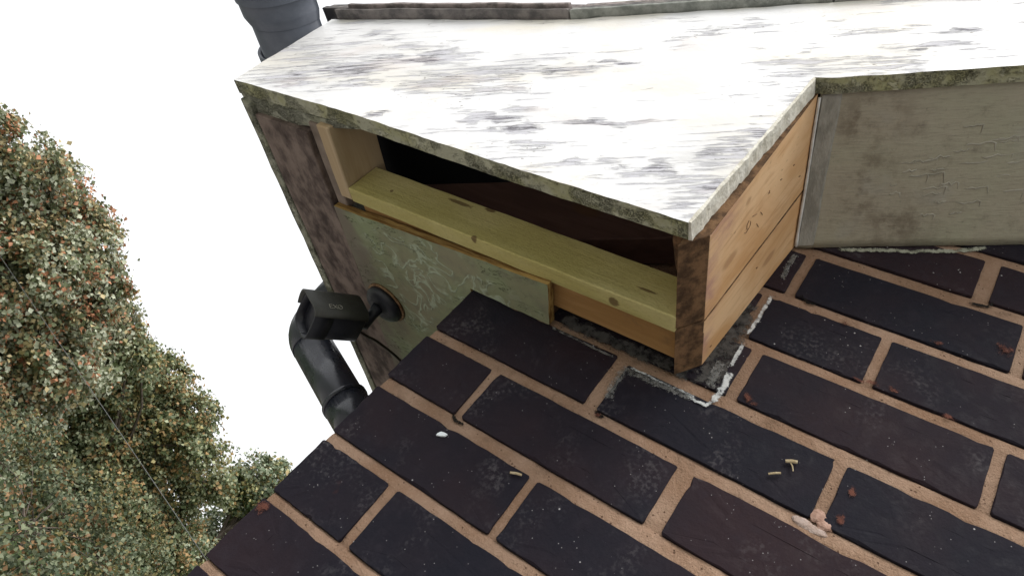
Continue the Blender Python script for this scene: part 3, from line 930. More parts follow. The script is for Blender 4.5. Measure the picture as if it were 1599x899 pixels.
# a chamfered worn arris
f0 = bm.faces.new(fr); f1 = bm.faces.new(bk[::-1])
for i in range(n):
    f = bm.faces.new((fr[i], bk[i], bk[(i + 1) % n], fr[(i + 1) % n]))
    nrm = Vector((op[(i + 1) % n][1] - op[i][1], 0, -(op[(i + 1) % n][0] - op[i][0])))
    f.material_index = 1 if nrm.z < -abs(nrm.x) * 0.2 else 0
    if nrm.x > abs(nrm.z) and op[i][0] < 300 and op[i][0] > 200:
        f.material_index = 2
bmesh.ops.recalc_face_normals(bm, faces=bm.faces)
bmesh.ops.triangulate(bm, faces=[f0, f1])
barge = from_bm('bargeboard', bm, ['barge', 'mossy', 'cream_edge'])
tag(barge, 'white bargeboard with flaking paint and streaks of bare grey wood', 'bargeboard')
# thick paint bead on the cut edge beside the end panel
rp = random.Random(8)
vs, fs = [], []
N = 46
for i in range(N):
    t = i / (N - 1)
    z = 17 + 258 * t
    dx = -8 * (1 - t)
    wob = noise.noise(Vector((t * 9, 0, 3))) + noise.noise(Vector((t * 31, 0, 8))) * 0.8
    yb = -170.5 + 5.0 * noise.noise(Vector((t * 14, 4, 3))) + 3 * noise.noise(Vector((t * 47, 4, 3)))
    for (x, y) in ((283.5, YF - 0.8), (285.8 + wob * 0.8, YF + 0.4 + wob * 0.6), (286.4 + wob * 1.2, (YF + yb) / 2), (287.0 + wob, yb), (283.5, yb + 0.5)):
        vs.append(V(x + dx + rp.uniform(-.3, .3), y + rp.uniform(-.4, .4), z))
for i in range(N - 1):
    for j in range(4):
        a = i * 5 + j
        fs.append((a, a + 1, a + 6, a + 5))
fs += [tuple(range(5))[::-1], tuple((N - 1) * 5 + j for j in range(5))]
pydata('edge_paint', (vs, fs), 'cream_edge', barge)
# green painted return behind the lower left corner
slab('return_block', [(-331, -171, 4), (-309, -131, 4), (-245, -146, 6), (-176, -160, 9), (-120, -171, 11)],
     [(-331, -171, 42), (-309, -131, 42), (-245, -146, 42), (-176, -160, 42), (-120, -171, 42)], 'mossy_grey', barge, step=10, amp=1.2)

# ------------------------------------------------------------------ end panel of two new planks
panel = empty('end_panel', V(289, 0, 28), 'new orange-brown wooden end panel closing the box end beside the wall', 'panel')
def pq(s, t, off=0.0):
    """point on the panel's outer face: s 0 front - 1 wall, t 0 bottom - 1 top."""
    b0, b1 = Vector((289, -170, 31)), Vector((289, -1.5, 27))
    t0, t1 = Vector((289, -171, 280)), Vector((303, -1.5, 236))
    p = (b0 * (1 - s) + b1 * s) * (1 - t) + (t0 * (1 - s) + t1 * s) * t
    return (p.x + off, p.y, p.z)
def pf(f):
    return 1 if f.normal.z < -0.35 or f.normal.y < -0.6 else 0
TH = 18
for s0, s1 in ((0.0, 0.608), (0.620, 1.0)):
    dn = lambda p: (p[0], p[1], p[2] - 24)
    slab('plank', [dn(pq(s0, 0, -TH)), pq(s0, 0), pq(s1, 0), dn(pq(s1, 0, -TH))],
         [pq(s0, 1, -TH), pq(s0, 1), pq(s1, 1), pq(s1, 1, -TH)], ['panel', 'panel_end'], panel, step=18, amp=0.35, bevel=0.5, matf=pf, seed=s0 * 9)
def mark(pts, w_=0.3, mat='pencil', name='pencil_mark'):
    P = [pq(s, t, 0.25) for s, t in pts]
    pydata(name, tube(P, w_, 6), mat, panel)
mark([(0.275, 0.385), (0.30, 0.43)])
mark([(0.27, 0.35), (0.285, 0.335), (0.315, 0.338), (0.33, 0.355), (0.315, 0.372), (0.29, 0.368)])
mark([(0.33, 0.355), (0.335, 0.33), (0.32, 0.315)])
mark([(0.375, 0.44), (0.42, 0.465)])
mark([(0.325, 0.47), (0.365, 0.495)])
mark([(0.25, 0.545), (0.262, 0.535), (0.27, 0.55)], 0.35)
for s, t in ((0.30, 0.80), (0.28, 0.66), (0.45, 0.90), (0.75, 0.5), (0.92, 0.07)):
    mark([(s, t), (s + 0.006, t + 0.016)], 0.45, 'panel_end', 'nail_hole')

# old stub of timber showing between bargeboard and end panel
stub = slab('old_timber_stub', [(258, -170, 22), (284, -170, 24), (284, -128, 24), (262, -124, 22)],
            [(258, -170, 70), (270, -170, 70), (270, -128, 70), (262, -124, 70)], 'panel_end', step=8, amp=1.6)
tag(stub, 'rotten brown timber stub behind the bargeboard corner', 'timber')

# ------------------------------------------------------------------ battens inside the box
b1 = slab('batten', [(-165, -84, -1), (271, -84, 4), (271, -62.5, 4), (-165, -62.5, -1)],
          [(-165, -84, 48), (271, -84, 53), (271, -62.5, 53), (-165, -62.5, 48)], 'pine', step=14, amp=0.5, bevel=1.3)
tag(b1, 'long new yellow pine batten across the open underside of the box', 'batten')
b2 = slab('batten', [(-187, -166, 2), (-166, -166, 2), (-166, -63, 0), (-187, -63, 0)],
          [(-187, -166, 66), (-166, -166, 66), (-166, -63, 62), (-187, -63, 62)], 'pine_y', step=14, amp=0.5, bevel=1.2)
tag(b2, 'short pale pine batten at the left end of the box opening', 'batten')
b3 = slab('batten', [(-160, -60.5, 8), (271, -60.5, 9), (271, -19, 9), (-160, -19, 8)],
          [(-160, -60.5, 52), (271, -60.5, 56), (271, -19, 56), (-160, -19, 52)], 'old_orange', step=16, amp=0.5)
tag(b3, 'aged orange batten behind the new one close to the wall', 'batten')
b4 = slab('timber_strip', [(-206, -163, 5), (-188, -163, 5), (-188, -40, 4), (-206, -40, 4)],
          [(-206, -163, 40), (-188, -163, 40), (-188, -40, 40), (-206, -40, 40)], 'old_strip', step=14, amp=0.7)
tag(b4, 'dusty brown strip between short pale batten and stained fascia board', 'timber')
rl = lambda x: 97 + 0.56 * (x - 124)
rp0 = [(-155, 62), (60, 66), (266, rl(266)), (266, rl(266) + 128), (-155, rl(-155) + 128)]
rp0[1] = ((66 - 97) / 0.56 + 124, 66)
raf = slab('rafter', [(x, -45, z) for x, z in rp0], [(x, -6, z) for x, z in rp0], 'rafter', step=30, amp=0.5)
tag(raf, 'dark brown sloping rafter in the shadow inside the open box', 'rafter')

# ------------------------------------------------------------------ soffit under the rake (right)
def fz(x):                                    # height of the soffit's outer line
    return 284 + 0.62 * (x - 295)
def wz(x):
    return soffit_z(x)
sof = empty('rake_soffit', V(304, 0, 231), 'grey-green sloping soffit with blistered paint right of the end panel', 'soffit')
bm = bmesh.new()
nx_, ny_ = 90, 18
grid = []
for i in range(nx_ + 1):
    u = i / nx_
    row = []
    for j in range(ny_ + 1):
        v = j / ny_
        x0 = 291 + (304.5 - 291) * v
        x = x0 + u * (1330 - x0)
        y = -170.5 + v * 169.0
        z = fz(x) * (1 - v) + wz(x) * v
        wr = noise.noise(Vector((x * 0.02, y * 0.03, 1))) * 0.9
        row.append(bm.verts.new(V(x, y, z + wr)))
    grid.append(row)
for i in range(nx_):
    for j in range(ny_):
        bm.faces.new((grid[i][j], grid[i][j + 1], grid[i + 1][j + 1], grid[i + 1][j]))
geo = bmesh.ops.extrude_face_region(bm, geom=list(bm.faces))
for v in [e for e in geo['geom'] if isinstance(e, bmesh.types.BMVert)]:
    v.co.z += 0.010
from_bm('board', bm, 'soffit_grey', sof, True)
# lifted ridges of blistered paint
rs = random.Random(21)
def sp(x, v, dz=0.0):
    return (x, -170.5 + v * 169, fz(x) * (1 - v) + wz(x) * v + dz)
for k in range(64):
    x = rs.uniform(370, 580); v = rs.uniform(0.25, 0.85)
    if x < 420 and v < 0.45:
        v += 0.15
    Lr = rs.uniform(5, 26)
    P = []
    for j in range(7):
        P.append(sp(x + Lr * j / 6, v + 0.02 * noise.noise(Vector((x * .2 + j * 0.8, k, 0))) - 0.01 * j / 6, 0.3))
    if rs.random() < 0.4:
        P += [sp(x + Lr + rs.uniform(-1, 3), v + 0.03 + rs.uniform(0, .03), 0.3)]
    pydata('paint_blister', tube(P, [0.25] + [rs.uniform(0.7, 1.3) for _ in P[2:]] + [0.2], 6), 'blister', sof, True)
slab('filler_strip', [sp(293, 0.01, -2.2), sp(310, 0.01, -1.6), sp(321, 0.985, -1.6), sp(306, 0.985, -2.2)],
     [sp(293, 0.01, 2), sp(310, 0.01, 2), sp(321, 0.985, 2), sp(306, 0.985, 2)], 'caulk', sof, step=10, amp=0.9)
P = [sp(291.5 + 14 * t, 0.02 + 0.96 * t, -2.0 - 0.8 * math.sin(t * 9)) for t in [i / 24 for i in range(25)]]
pydata('filler_bead', tube(P, [1.6 + 0.7 * noise.noise(Vector((i * .5, 2, 1))) for i in range(25)], 8), 'caulk_white', sof, True)

# ------------------------------------------------------------------ eaves soffit (flaking green ply) and fascia
es = resample([(-205, -44), (132, -66), (126, -2.0), (13, -2.0), (13, 1160), (-228, 1160)], 9, 1.0, 6)
bm = bmesh.new()
lo = [bm.verts.new(V(x, y, -4.5 + noise.noise(Vector((x * .02, y * .02, 0))) * 0.6)) for x, y in es]
hi = [bm.verts.new(V(x, y, 5.0)) for x, y in es]
n = len(es)
fa = bm.faces.new(lo[::-1]); fb = bm.faces.new(hi)
for i in range(n):
    f = bm.faces.new((lo[i], lo[(i + 1) % n], hi[(i + 1) % n], hi[i]))
    f.material_index = 1
bmesh.ops.triangulate(bm, faces=[fa, fb])
eso = from_bm('eaves_soffit', bm, ['soffit_green', 'ply_edge'])
tag(eso, 'flaking pale green plywood soffit holding the security camera at the wall corner', 'soffit')
fas = empty('fascia', V(-316, 0, -3), 'dark stained fascia with green outer edge along the eaves left', 'fascia')
slab('underboard', [(-308, -150, -1), (-209, -150, -1), (-229, 1160, -1), (-309, 1160, -1)],
     [(-308, -150, 14), (-209, -150, 14), (-229, 1160, 14), (-309, 1160, 14)], 'brown_under', fas, step=40, amp=0.8)
slab('front_board', [(-325, -169, -2), (-308.5, -160, -2), (-310, 1160, -4), (-326, 1160, -4)],
     [(-325, -169, 150), (-308.5, -160, 150), (-310, 1160, 150), (-326, 1160, 150)], 'mossy_grey', fas, step=18, amp=1.0)

# ------------------------------------------------------------------ roof
roof = empty('roof', V(-345, 0, 180), 'edge of the roof with thin grey slates laid over the bargeboard', 'roof')
tl = [(-372, 166), (-343, 177), (-30, 296), (242, 449), (640, 673), (1340, 1067)]
vs, fs = [], []
for x, z in tl:
    vs += [V(x, -168, z - 15), V(x, 1165, z - 15), V(x, -168, z - 2), V(x, 1165, z - 2)]
for i in range(len(tl) - 1):
    a, b = 4 * i, 4 * i + 4
    fs += [(a, a + 1, b + 1, b), (a + 2, b + 2, b + 3, a + 3), (a, b, b + 2, a + 2), (a + 1, a + 3, b + 3, b + 1)]
fs += [(0, 2, 3, 1), (4 * len(tl) - 4, 4 * len(tl) - 3, 4 * len(tl) - 1, 4 * len(tl) - 2)]
pydata('deck', (vs, fs), 'deck', roof)
def slate(p0, p1, yf, th, mat, lift=0.0, yb=60):
    (xa, za), (xb, zb) = p0, p1
    o = slab('slate', [(xa, yf, za + lift), (xb, yf + 1, zb + lift), (xb, yb, zb + lift + 14), (xa, yb, za + lift + 14)],
             [(xa, yf + 1, za + th + lift), (xb, yf + 2, zb + th + lift), (xb, yb, zb + th + lift + 14), (xa, yb, za + th + lift + 14)], mat, roof, step=9, amp=1.0, bevel=0.8)
def zl(x):
    for (xa, za), (xb, zb) in zip(tl, tl[1:]):
        if x <= xb:
            return za + (zb - za) * (x - xa) / (xb - xa)
    return tl[-1][1]
def course(x0, x1, yf, th, mat, lift):
    slate((x0, zl(x0) + lift), (x1, zl(x1) + lift), yf, th, mat)
course(-336, -31, -204, 6, 'slate', 1)
course(-322, -34, -208, 7, 'slate_pink', 9)
course(-29, 241, -202, 8, 'slate_moss', 1)
course(243, 560, -203, 8, 'slate_moss', 1)
course(562, 900, -204, 8, 'slate', 1)
course(902, 1338, -203, 8, 'slate_moss', 1)
for i, x in enumerate(range(-370, 1300, 300)):
    for x0, x1 in (((x, -30), (-29, x + 298)) if x < -30 < x + 298 else ((x, x + 298),)):
        course(x0, x1, -199 + (i % 2) * 2, 9, 'slate', 19)
        course(x0, x1, -196 + (i % 3), 11, 'slate_pink' if i % 2 else 'slate', 30)

# ------------------------------------------------------------------ gutter
GX, GZ, GR = -397.0, 152.0, 54.0
gut = empty('gutter', V(GX, 0, GZ - GR), 'dark grey half-round gutter running along the eaves, end beside the bargeboard', 'gutter')
def half_round(y0, y1, r0, r1, th, name, mat='gutter', parent=gut, a0=-8, a1=188, cap=None, ny=2, gx=GX, gz=GZ):
    vs, fs = [], []
    NA = 28
    for k in range(ny):
        t = k / (ny - 1)
        y = y0 + (y1 - y0) * t
        r = r0 + (r1 - r0) * t
        for rr in (r, r - th):
            for i in range(NA + 1):
                a = math.radians(a0 + (a1 - a0) * i / NA) + math.pi
                vs.append(V(gx + rr * math.cos(a), y, gz + rr * math.sin(a)))
    st = 2 * (NA + 1)
    for k in range(ny - 1):
        for i in range(NA):
            a = k * st + i; b = a + st
            fs += [(a, a + 1, b + 1, b), (a + NA + 1, b + NA + 1, b + NA + 2, a + NA + 2)]
        for i in (0, NA):
            a = k * st + i; b = a + st
            fs.append((a, b, b + NA + 1, a + NA + 1))
    for k in (0, ny - 1):
        for i in range(NA):
            a = k * st + i
            fs.append((a, a + NA + 1, a + NA + 2, a + 1))
    if cap == 0:
        fs.append(tuple(range(NA + 1)))
    return pydata(name, (vs, fs), mat, parent, True)
half_round(-222, 1160, GR, GR, 3, 'channel')
half_round(-250, -214, GR + 6, GR + 5.5, 5, 'stop_end', cap=0)
half_round(-214, -200, GR + 5.5, GR + 0.5, 4, 'stop_end_shoulder')
half_round(-246, -236, GR + 8, GR + 8, 4, 'stop_end_rim', a0=-12, a1=192)
half_round(-158, -128, GR + 7, GR + 7, 5, 'bracket')
half_round(212, 262, GR + 6, GR + 6, 4, 'outlet_collar')

# ------------------------------------------------------------------ downpipe with swan neck
dp = empty('downpipe', V(-20, 245, -2300), 'black round downpipe with swan-neck bend behind the security camera', 'downpipe')
A = Vector((-382, 236, 100)); B = Vector((-355, 236, -52)); C = Vector((-205, 252, -107)); D = Vector((-46, 264, -163)); E_ = Vector((-46, 266, -2290))
def bend(a, b, c, r=34, n=9):
    u = (a - b).normalized(); v = (c - b).normalized()
    p, q = b + u * r, b + v * r
    out = []
    for i in range(n):
        t = i / (n - 1)
        out.append(p * (1 - t) ** 2 + b * 2 * t * (1 - t) + q * t * t)
    return out
PR = 31
top = bend(A, B, C)
pydata('outlet_pipe', tube([A, top[0]], PR + 1.5, 32), 'pipe', dp, True)
pydata('upper_bend', tube(top + [top[-1] + (C - B).normalized() * 2], PR + 0.5, 32), 'pipe', dp, True)
pydata('offset_pipe', tube([top[-1], C, D], PR, 32), 'pipe', dp, True)
d_ = (D - C).normalized()
pydata('collar', tube([C - d_ * 3, C - d_ * 2, C + d_ * 4, C + d_ * 5], [PR + 1, PR + 3.4, PR + 3.4, PR + 2.2], 32), 'pipe', dp, True)
pydata('socket', tube([C + d_ * 4, C + d_ * 60, C + d_ * 62], [PR + 2.2, PR + 2.2, PR + 1], 32), 'pipe', dp, True)
lowb = bend(C, D, E_)
pydata('lower_bend', tube([lowb[0] - d_ * 20] + lowb + [lowb[-1] + Vector((0, 0, -30))], PR + 2.5, 32), 'pipe', dp, True)
pydata('vertical_pipe', tube([lowb[-1], E_], PR, 32), 'pipe', dp, True)

# ------------------------------------------------------------------ security camera
cc = empty('security_camera', V(-166, 112, -4), 'black bullet security camera lettered EXO fixed to the green soffit', 'camera')
b0 = Vector((-166, 112, -5))
pydata('base_plate', tube([b0, b0 + Vector((0, 0, -2.5)), b0 + Vector((0, 0, -3))], [33, 33, 31], 40), 'rust', cc, True)
pydata('base', tube([b0 + Vector((0, 0, -3)), b0 + Vector((0, 0, -8)), b0 + Vector((0, 0, -13)), b0 + Vector((0, 0, -15))], [30, 30, 26, 18], 40), 'cctv', cc, True)
BK = Vector((-176.6, 111.0, -51.9)); FR = Vector((-199.0, 63.0, -104.5))
ax = (FR - BK).normalized()
k0 = b0 + Vector((-4, 0, -12)); k1 = Vector((-176, 126, -44)); k2 = BK + ax * 2
pydata('arm', tube([k0, k0 * 0.5 + k1 * 0.5, k1, k2], [9, 7.5, 8.5, 10], 20), 'cctv', cc, True)
RB = 25.5

pydata('lens', tube([FR - ax * 20, FR - ax * 15, FR - ax * 13], [13, 13, 9], 28), 'lens', cc, True)
# sunshield: part-round shell on the side that faces the open air, reaching past the front
side = Vector((-0.03, -0.70, 0.71)); side = (side - ax * side.dot(ax)).normalized()
oth = ax.cross(side)
def shell(a0, a1, t0, t1, r, th, name, mat, na=30, cut=0.0):
    vs, fs = [], []
    for (tt, k) in ((t0, 0), (t1, 1)):
        for rr in (r, r - th):
            for i in range(na + 1):
                a = math.radians(a0 + (a1 - a0) * i / na)
                e = tt - (cut * (abs(a) / math.radians(max(abs(a0), abs(a1)))) ** 2 if k else 0)
                vs.append(V(*(BK + ax * e + (side * math.cos(a) + oth * math.sin(a)) * rr * sq(a))))
    m = na + 1
    for i in range(na):
        fs += [(i, i + 1, 2 * m + i + 1, 2 * m + i), (m + i, 3 * m + i, 3 * m + i + 1, m + i + 1),
               (i, m + i, m + i + 1, i + 1), (2 * m + i, 2 * m + i + 1, 3 * m + i + 1, 3 * m + i)]
    for i in (0, na):
        fs.append((i, 2 * m + i, 3 * m + i, m + i))
    return pydata(name, (vs, fs), mat, cc, True)
LEN = (FR - BK).length
def sq(a, p=4.5):
    return 0.93 / (abs(math.cos(a + 0.35)) ** p + abs(math.sin(a + 0.35)) ** p) ** (1 / p)
vs, fs = [], []
prof = [(-2, 15), (0, RB - 4), (3, RB), (LEN - 12, RB), (LEN - 11, RB - 3)]
for t_, r_ in prof:
    for i in range(48):
        a = 2 * math.pi * i / 48
        vs.append(V(*(BK + ax * t_ + (side * math.cos(a) + oth * math.sin(a)) * r_ * sq(a))))
for k in range(len(prof) - 1):
    for i in range(48):
        j = (i + 1) % 48
        fs.append((k * 48 + i, k * 48 + j, (k + 1) * 48 + j, (k + 1) * 48 + i))
fs += [tuple(range(48))[::-1], tuple(4 * 48 + i for i in range(48))]
pydata('body', (vs, fs), 'cctv', cc, True)
shield = shell(-75, 70, 2, LEN + 6, RB + 5, 2.2, 'sunshield', 'cctv_shield', cut=4)
shell(-180, 180, LEN - 26, LEN, RB + 1.2, 2.5, 'front_hood', 'cctv', na=44)
# lettering E X O on the shield
def letter(segs, t0, ang0, sz, par):
    for seg in segs:
        P = []
        for (u, v) in seg:
            a = math.radians(ang0 + v * sz / (RB + 4) * 57.3)
            P.append(BK + ax * (t0 - u * sz) + (side * math.cos(a) + oth * math.sin(a)) * (RB + 5.6) * sq(a))
        pydata('lettering', tube(P, 0.42, 6), 'letter', par)
LT0 = LEN - 18
LA = -52
ring = [(0.5 + 0.5 * math.cos(a), 0.5 + 0.5 * math.sin(a)) for a in [i * 2 * math.pi / 14 for i in range(15)]]
letter([[(0, 0), (0, 1)], [(0, 0), (0.7, 0)], [(0, .5), (.6, .5)], [(0, 1), (.7, 1)]], LT0, LA, 6.0, shield)
letter([[(0, 0), (.9, 1)], [(0, 1), (.9, 0)]], LT0 - 5.2, LA, 6.0, shield)
letter([ring, [(0.45, 0.5), (0.55, 0.5)]], LT0 - 11.4, LA, 6.0, shield)
cab = [Vector(p) for p in ((-181, 127, -56.8), (-178, 150, -47), (-177, 174, -35.5), (-169, 228, -18), (-140, 285, -12), (-60, 330, -11), (20, 340, -10))]
cv = []
for i in range(len(cab) - 1):
    for t in (0, .25, .5, .75):
        p0, p1, p2, p3 = cab[max(i - 1, 0)], cab[i], cab[i + 1], cab[min(i + 2, len(cab) - 1)]
        cv.append(0.5 * ((2 * p1) + (p2 - p0) * t + (2 * p0 - 5 * p1 + 4 * p2 - p3) * t * t + (3 * p1 - p0 - 3 * p2 + p3) * t ** 3))
cv.append(cab[-1])
pydata('cable', tube(cv, 2.0, 10), 'cable', cc, True)

# ------------------------------------------------------------------ bits stuck to the wall
def stick(x0, z0, x1, z1, r, label, y=-3.0):
    m = ((x0 + x1) / 2 + 0.4, (z0 + z1) / 2 + 0.5)
    P = [(x0, y, z0), (m[0], y - 0.5, m[1]), (x1, y - 0.3, z1)]
    o = pydata('straw_stub', tube(P, [r * 0.9, r, r * 0.95], 7), 'straw')
    return tag(o, label, 'straw', 'bits of straw stuck to the brick faces')
stick(197.5, -168, 208, -164.5, 1.2, 'small straw stub stuck to the third brick course below the green soffit')
stick(397, -32, 406, -28, 1.6, 'thick forked straw stub stuck on a dark brick')
stick(401, -31, 406, -38, 0.6, 'thin fork of the straw hanging under the thick stub')
stick(389.5, -51, 398, -45, 1.0, 'straw stub lying along the brick edge near the forked one')
o = blob('paint_chip', 115.5, -170, 5.2, 2.6, 'chip', None, 15, y=-2.2, thick=1.8, n=7, rot=0.5)
tag(o, 'small white chip of paint stuck on a brick face', 'paint chip')

# ------------------------------------------------------------------ trees
def leaves(lobes, per, size, cols, seed, shell_lo=0.45, clump=0.42):
    """leaf mesh: sprays of small folded leaves spread through lobes (x, y, z, r) in metres."""
    rg = np.random.default_rng(seed)
    C_, N_, K_ = [], [], []
    for li, (x, y, z, r) in enumerate(lobes):
        nc = int(50 * (r / 1.3) ** 2)
        for _ in range(nc):
            d = rg.normal(size=3); d /= np.linalg.norm(d)
            rr = r * (shell_lo + (1.04 - shell_lo) * rg.random() ** 0.6)
            q = np.array([x, y, z]) + d * rr * np.array([1, 1, 0.92])
            if q[2] < 0.3:
                continue
            nl = int(per * rg.uniform(0.6, 1.4))
            cl = clump * rg.uniform(0.6, 1.35)
            off = rg.normal(size=(nl, 3)) * cl * np.array([0.55, 0.55, 0.34])
            C_.append(q + off)
            nn = d * 0.5 + np.array([0, 0, 0.55]) + rg.normal(size=(nl, 3)) * 0.55
            N_.append(nn)
            tint = rg.random()
            out = rr / r
            k = np.zeros((nl, 3))
            tone = rg.random(nl)
            for i in range(nl):
                if tone[i] > 0.93:
                    c = cols[2]
                elif tone[i] < 0.06:
                    c = cols[3]
                elif tint > 0.86 and tone[i] > 0.5:
                    c = cols[2]
                elif tint > 0.62 and tone[i] > 0.5:
                    c = cols[3]
                elif tone[i] > 0.44:
                    c = cols[1]
                else:
                    c = cols[0]
                k[i] = np.array(c) * rg.uniform(0.95, 1.6)
            K_.append(k)
    C_, N_, K_ = np.vstack(C_), np.vstack(N_), np.vstack(K_)
    n = len(C_)
    N_ /= np.linalg.norm(N_, axis=1)[:, None]
    t = rg.normal(size=(n, 3)) + np.array([0, 0, -0.5])
    t -= N_ * (t * N_).sum(1)[:, None]
    t /= np.linalg.norm(t, axis=1)[:, None]
    b = np.cross(N_, t)
    s = size * rg.uniform(0.6, 1.3, n)[:, None]
    base = C_ - t * s * 0.5
    tip = C_ + t * s * 0.55 - N_ * s * 0.12
    l1 = C_ + b * s * 0.46 + t * s * 0.06 + N_ * s * 0.12
    l2 = C_ - b * s * 0.46 + t * s * 0.06 + N_ * s * 0.12
    vs = np.stack([base, l1, tip, l2], 1).reshape(-1, 3)
    idx = np.arange(n) * 4
    tri = np.stack([idx, idx + 1, idx + 2, idx, idx + 2, idx + 3], 1).reshape(-1, 3)
    me = bpy.data.meshes.new('crown')
    me.vertices.add(len(vs)); me.vertices.foreach_set('co', vs.ravel().astype(np.float32))
    me.loops.add(tri.size); me.loops.foreach_set('vertex_index', tri.ravel().astype(np.int32))
    me.polygons.add(len(tri))
    me.polygons.foreach_set('loop_start', (np.arange(len(tri)) * 3).astype(np.int32))
    me.update(calc_edges=True)
    at = me.color_attributes.new('leafcol', 'FLOAT_COLOR', 'POINT')
    cc4 = np.ones((n, 4, 4)); cc4[:, :, :3] = K_[:, None, :]
    at.data.foreach_set('color', cc4.ravel().astype(np.float32))
    return me

def mtube(pts, rad, seg=8):
    vf = tube([Vector((p[0] * 1000, p[1] * 1000, (p[2] - ZO) * 1000)) for p in pts], [r * 1000 for r in rad], seg)
    return vf

def tree(name, lobes, per, size, cols, seed, label, cat='tree', group=None, trunk_r=0.28, clump=0.36):
    L = np.array(lobes)
    cx, cy = L[:, 0].mean(), L[:, 1].mean()
    t = empty(name, (cx, cy, 0), label, cat, group)
    rnd = random.Random(seed)
    H = L[:, 2].max()
    V_, F_ = [], []
    def add(vf):
        k = len(V_)
        V_.extend(vf[0]); F_.extend([tuple(i + k for i in f) for f in vf[1]])
    spine = [Vector((cx + rnd.uniform(-.025, .025) * H, cy + rnd.uniform(-.025, .025) * H, z)) for z in (0, H * .1, H * .25, H * .4, H * 0.62, H * 0.85)]
    spine[0] = Vector((cx, cy, -0.05))
    rad = [trunk_r * q for q in (1.25, 1.0, .85, .7, .42, .14)]
    add(mtube(spine, rad, 12))
    for (x, y, z, r) in lobes:
        e = Vector((x, y, z))
        zs = max(0.8, min(z * 0.6, H * 0.6))
        i = max(0, min(4, sum(1 for q in spine if q.z < zs) - 1))
        s = spine[i].lerp(spine[i + 1], rnd.random())
        m = s.lerp(e, 0.5) + Vector((rnd.uniform(-.3, .3), rnd.uniform(-.3, .3), 0.25))
        add(mtube([s, s.lerp(m, .5) + Vector((0, 0, .08)), m, m.lerp(e, .6), e], [q * trunk_r / .28 for q in (.07, .055, .04, .028, .014)], 6))
        for _ in range(7):
            d = Vector((rnd.gauss(0, 1), rnd.gauss(0, 1), rnd.gauss(0.1, 1))).normalized() * r * rnd.uniform(.6, .95)
            st = m.lerp(e, rnd.uniform(.5, 1))
            add(mtube([st, st.lerp(e + d, .5) + Vector((0, 0, .06)), e + d], [q * trunk_r / .28 for q in (.03, .02, .008)], 5))
    me = bpy.data.meshes.new('trunk')
    me.from_pydata([tuple(v) for v in V_], [], F_)
    link('trunk', me, 'bark', t)
    cm = leaves(lobes, per, size, cols, seed, clump=clump)
    o = link('crown', cm, 'leaf', t)
    tag(o, kind='stuff')
    return t

T1 = [(-20.81, 7.63, 4.96, 1.44), (-20.65, 8.69, 5.7, 1.22), (-21.29, 10.46, 5.92, 1.33), (-20.2, 11.39, 5.79, 1.11), (-19.37, 10.87, 4.3, 1.53), (-20.68, 10.27, 3.71, 1.69), (-19.56, 12.27, 4.65, 1.27), (-18.85, 11.77, 5.34, 0.71), (-20.31, 12.47, 3.04, 1.6), (-18.33, 12.72, 3.39, 1.2), (-19.73, 11.89, 1.8, 1.65), (-19.02, 13.5, 2.18, 1.39), (-18.77, 13.46, 0.9, 1.49),
      (-21.6, 9.0, 3.6, 1.7), (-21.9, 10.9, 2.6, 1.6), (-21.2, 7.4, 3.2, 1.6), (-20.79, 13.9, 5.5, 0.77), (-20.46, 14.53, 4.9, 0.9), (-20.68, 14.3, 4.4, 0.99), (-20.2, 14.2, 3.4, 1.1)]
T2 = [(-22.26, 17.42, 5.49, 0.96), (-21.85, 18.51, 5.38, 1.16), (-22.86, 18.25, 4.55, 1.39), (-20.07, 18.9, 5.09, 1.13), (-20.95, 19.39, 4.08, 1.59), (-21.53, 19.0, 3.13, 1.56), (-21.52, 17.55, 2.34, 1.47), (-18.78, 19.31, 4.6, 0.88), (-20.25, 21.26, 3.42, 1.39), (-19.65, 19.64, 2.18, 1.49), (-20.42, 18.88, 1.21, 1.66), (-22.35, 18.76, 0.47, 1.69), (-18.83, 21.21, 4.27, 0.69), (-19.63, 20.2, 0.7, 1.46), (-19.18, 21.63, 1.78, 1.55), (-20.04, 15.1, 4.9, 0.81), (-19.86, 15.24, 5.2, 0.61), (-21.2, 16.4, 4.2, 1.2)]
T3 = [(-22.46, 26.67, 6.28, 0.98), (-23.11, 28.09, 7.23, 0.73), (-23.15, 27.29, 5.41, 0.99), (-21.55, 27.6, 6.23, 1.16), (-22.66, 28.66, 4.73, 1.32), (-23.42, 28.97, 3.7, 1.18), (-22.5, 27.53, 2.45, 1.1), (-21.59, 29.2, 6.28, 1.5)]
def fill(L, seed):
    """smaller lobes between neighbouring ones, so that the crown closes up unevenly."""
    rn = random.Random(seed)
    out = list(L)
    for i, a in enumerate(L):
        for b in L[i + 1:]:
            d = math.dist(a[:3], b[:3])
            if d < (a[3] + b[3]) * 0.95 and rn.random() < 0.55:
                out.append(tuple((a[k] + b[k]) / 2 + rn.uniform(-.15, .15) for k in range(3)) + ((a[3] + b[3]) * 0.32,))
    return out
G1, G2, OR, YL = (0.14, 0.16, 0.085), (0.38, 0.395, 0.29), (0.42, 0.20, 0.11), (0.37, 0.30, 0.16)
tree('autumn_tree', fill(T1, 1), 105, 0.125, (G1, G2, OR, YL), 4, 'large tree with orange-tipped leaves at the far left edge', group='trees beyond the house')
tree('leafy_tree', fill(T2, 2), 95, 0.13, ((0.10, 0.125, 0.058), (0.29, 0.31, 0.19), (0.34, 0.22, 0.10), (0.30, 0.26, 0.115)), 5, 'greener tree below the orange-tipped one, left of the brick corner', group='trees beyond the house')
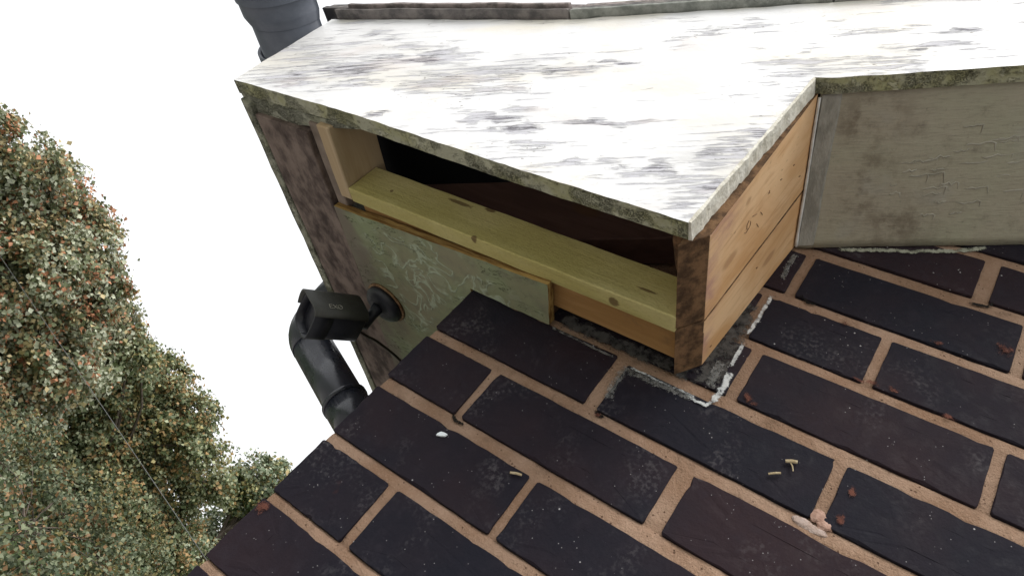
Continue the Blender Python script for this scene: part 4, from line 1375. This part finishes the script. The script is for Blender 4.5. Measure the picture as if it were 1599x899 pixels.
tree('small_tree', fill(T3, 3), 70, 0.16, ((0.11, 0.145, 0.08), (0.32, 0.35, 0.25), (0.36, 0.27, 0.13), (0.31, 0.30, 0.15)), 6, 'smallest tree crown just touching the edge of the brick wall', group='trees beyond the house')
SH = [(-11.6, 10.8, 1.15, .85), (-12.4, 10.0, 1.0, .9), (-10.8, 11.7, 1.0, .85), (-13.2, 9.1, 1.1, .95), (-10.0, 12.6, .9, .8), (-14.0, 8.2, 1.1, .9), (-12.2, 11.6, 1.5, .8), (-11.2, 12.6, 1.3, .8), (-13.4, 10.6, 1.5, .8), (-8.4, 7.9, .55, .6), (-8.9, 7.2, .5, .6), (-7.7, 8.4, .5, .55), (-9.4, 8.6, .7, .7), (-10.0, 7.8, .7, .7), (-8.6, 9.3, .7, .7), (-9.6, 6.6, .5, .6)]
tree('shrub', SH, 95, 0.075, ((0.06, 0.08, 0.04), (0.16, 0.18, 0.105), (0.22, 0.13, 0.06), (0.17, 0.15, 0.06)), 9, 'low green shrub at the lower left below the trees', 'shrub', trunk_r=0.05, clump=0.3)

# low garden wall below the shrubs
gw = empty('garden_wall', (-7.9, 6.6, 0), 'low orange brick garden wall glimpsed in the lower left corner', 'wall')
dirv = Vector((0.69, 0.72, 0)).normalized()
angw = math.atan2(dirv.y, dirv.x)
bm = bmesh.new()
bmesh.ops.create_cube(bm, size=1)
for v in bm.verts:
    v.co = Vector((v.co.x * 0.215, v.co.y * 0.1025, v.co.z * 0.065))
bmesh.ops.bevel(bm, geom=list(bm.edges), offset=0.004, segments=1, affect='EDGES')
gme = bpy.data.meshes.new('brick')
bm.to_mesh(gme); bm.free()
gme.materials.append(MAT['garden_brick'])
rg = random.Random(3)
for c in range(3):
    for i in range(14):
        p = Vector((-7.9, 6.6, 0.04 + c * 0.075)) + dirv * ((i - 7) * 0.225 + (0.1125 if c % 2 else 0))
        o = bpy.data.objects.new('brick', gme)
        o.parent = gw
        o.matrix_parent_inverse = gw.matrix_world.inverted()
        o.location = p
        o.rotation_euler = (0, 0, angw + rg.uniform(-.01, .01))
        COL.objects.link(o)
bm = bmesh.new()
bmesh.ops.create_cube(bm, size=1)
for v in bm.verts:
    v.co = Matrix.Translation((-7.9, 6.6, 0.11)) @ Matrix.Rotation(angw, 4, 'Z') @ Vector((v.co.x * 3.1, v.co.y * 0.09, v.co.z * 0.20))
from_bm('mortar', bm, 'mortar', gw)

# ------------------------------------------------------------------ overhead cable from the house to a far pole
pa, pb = Vector((-0.721, 1.033, 1.943)), Vector((-22.98, 10.373, 4.404))
P = []
for i in range(41):
    t = i / 40
    p = pa.lerp(pb, t)
    p.z -= 0.0
    P.append(p)
me_v = mtube(P, [0.0009 + 0.0032 * (i / 40) for i in range(41)], 6)
o = pydata('overhead_cable', me_v, plain('pale_grey_cable', (0.12, 0.125, 0.12), 0.7), None, True)
tag(o, 'thin pale overhead cable crossing in front of the trees', 'cable')
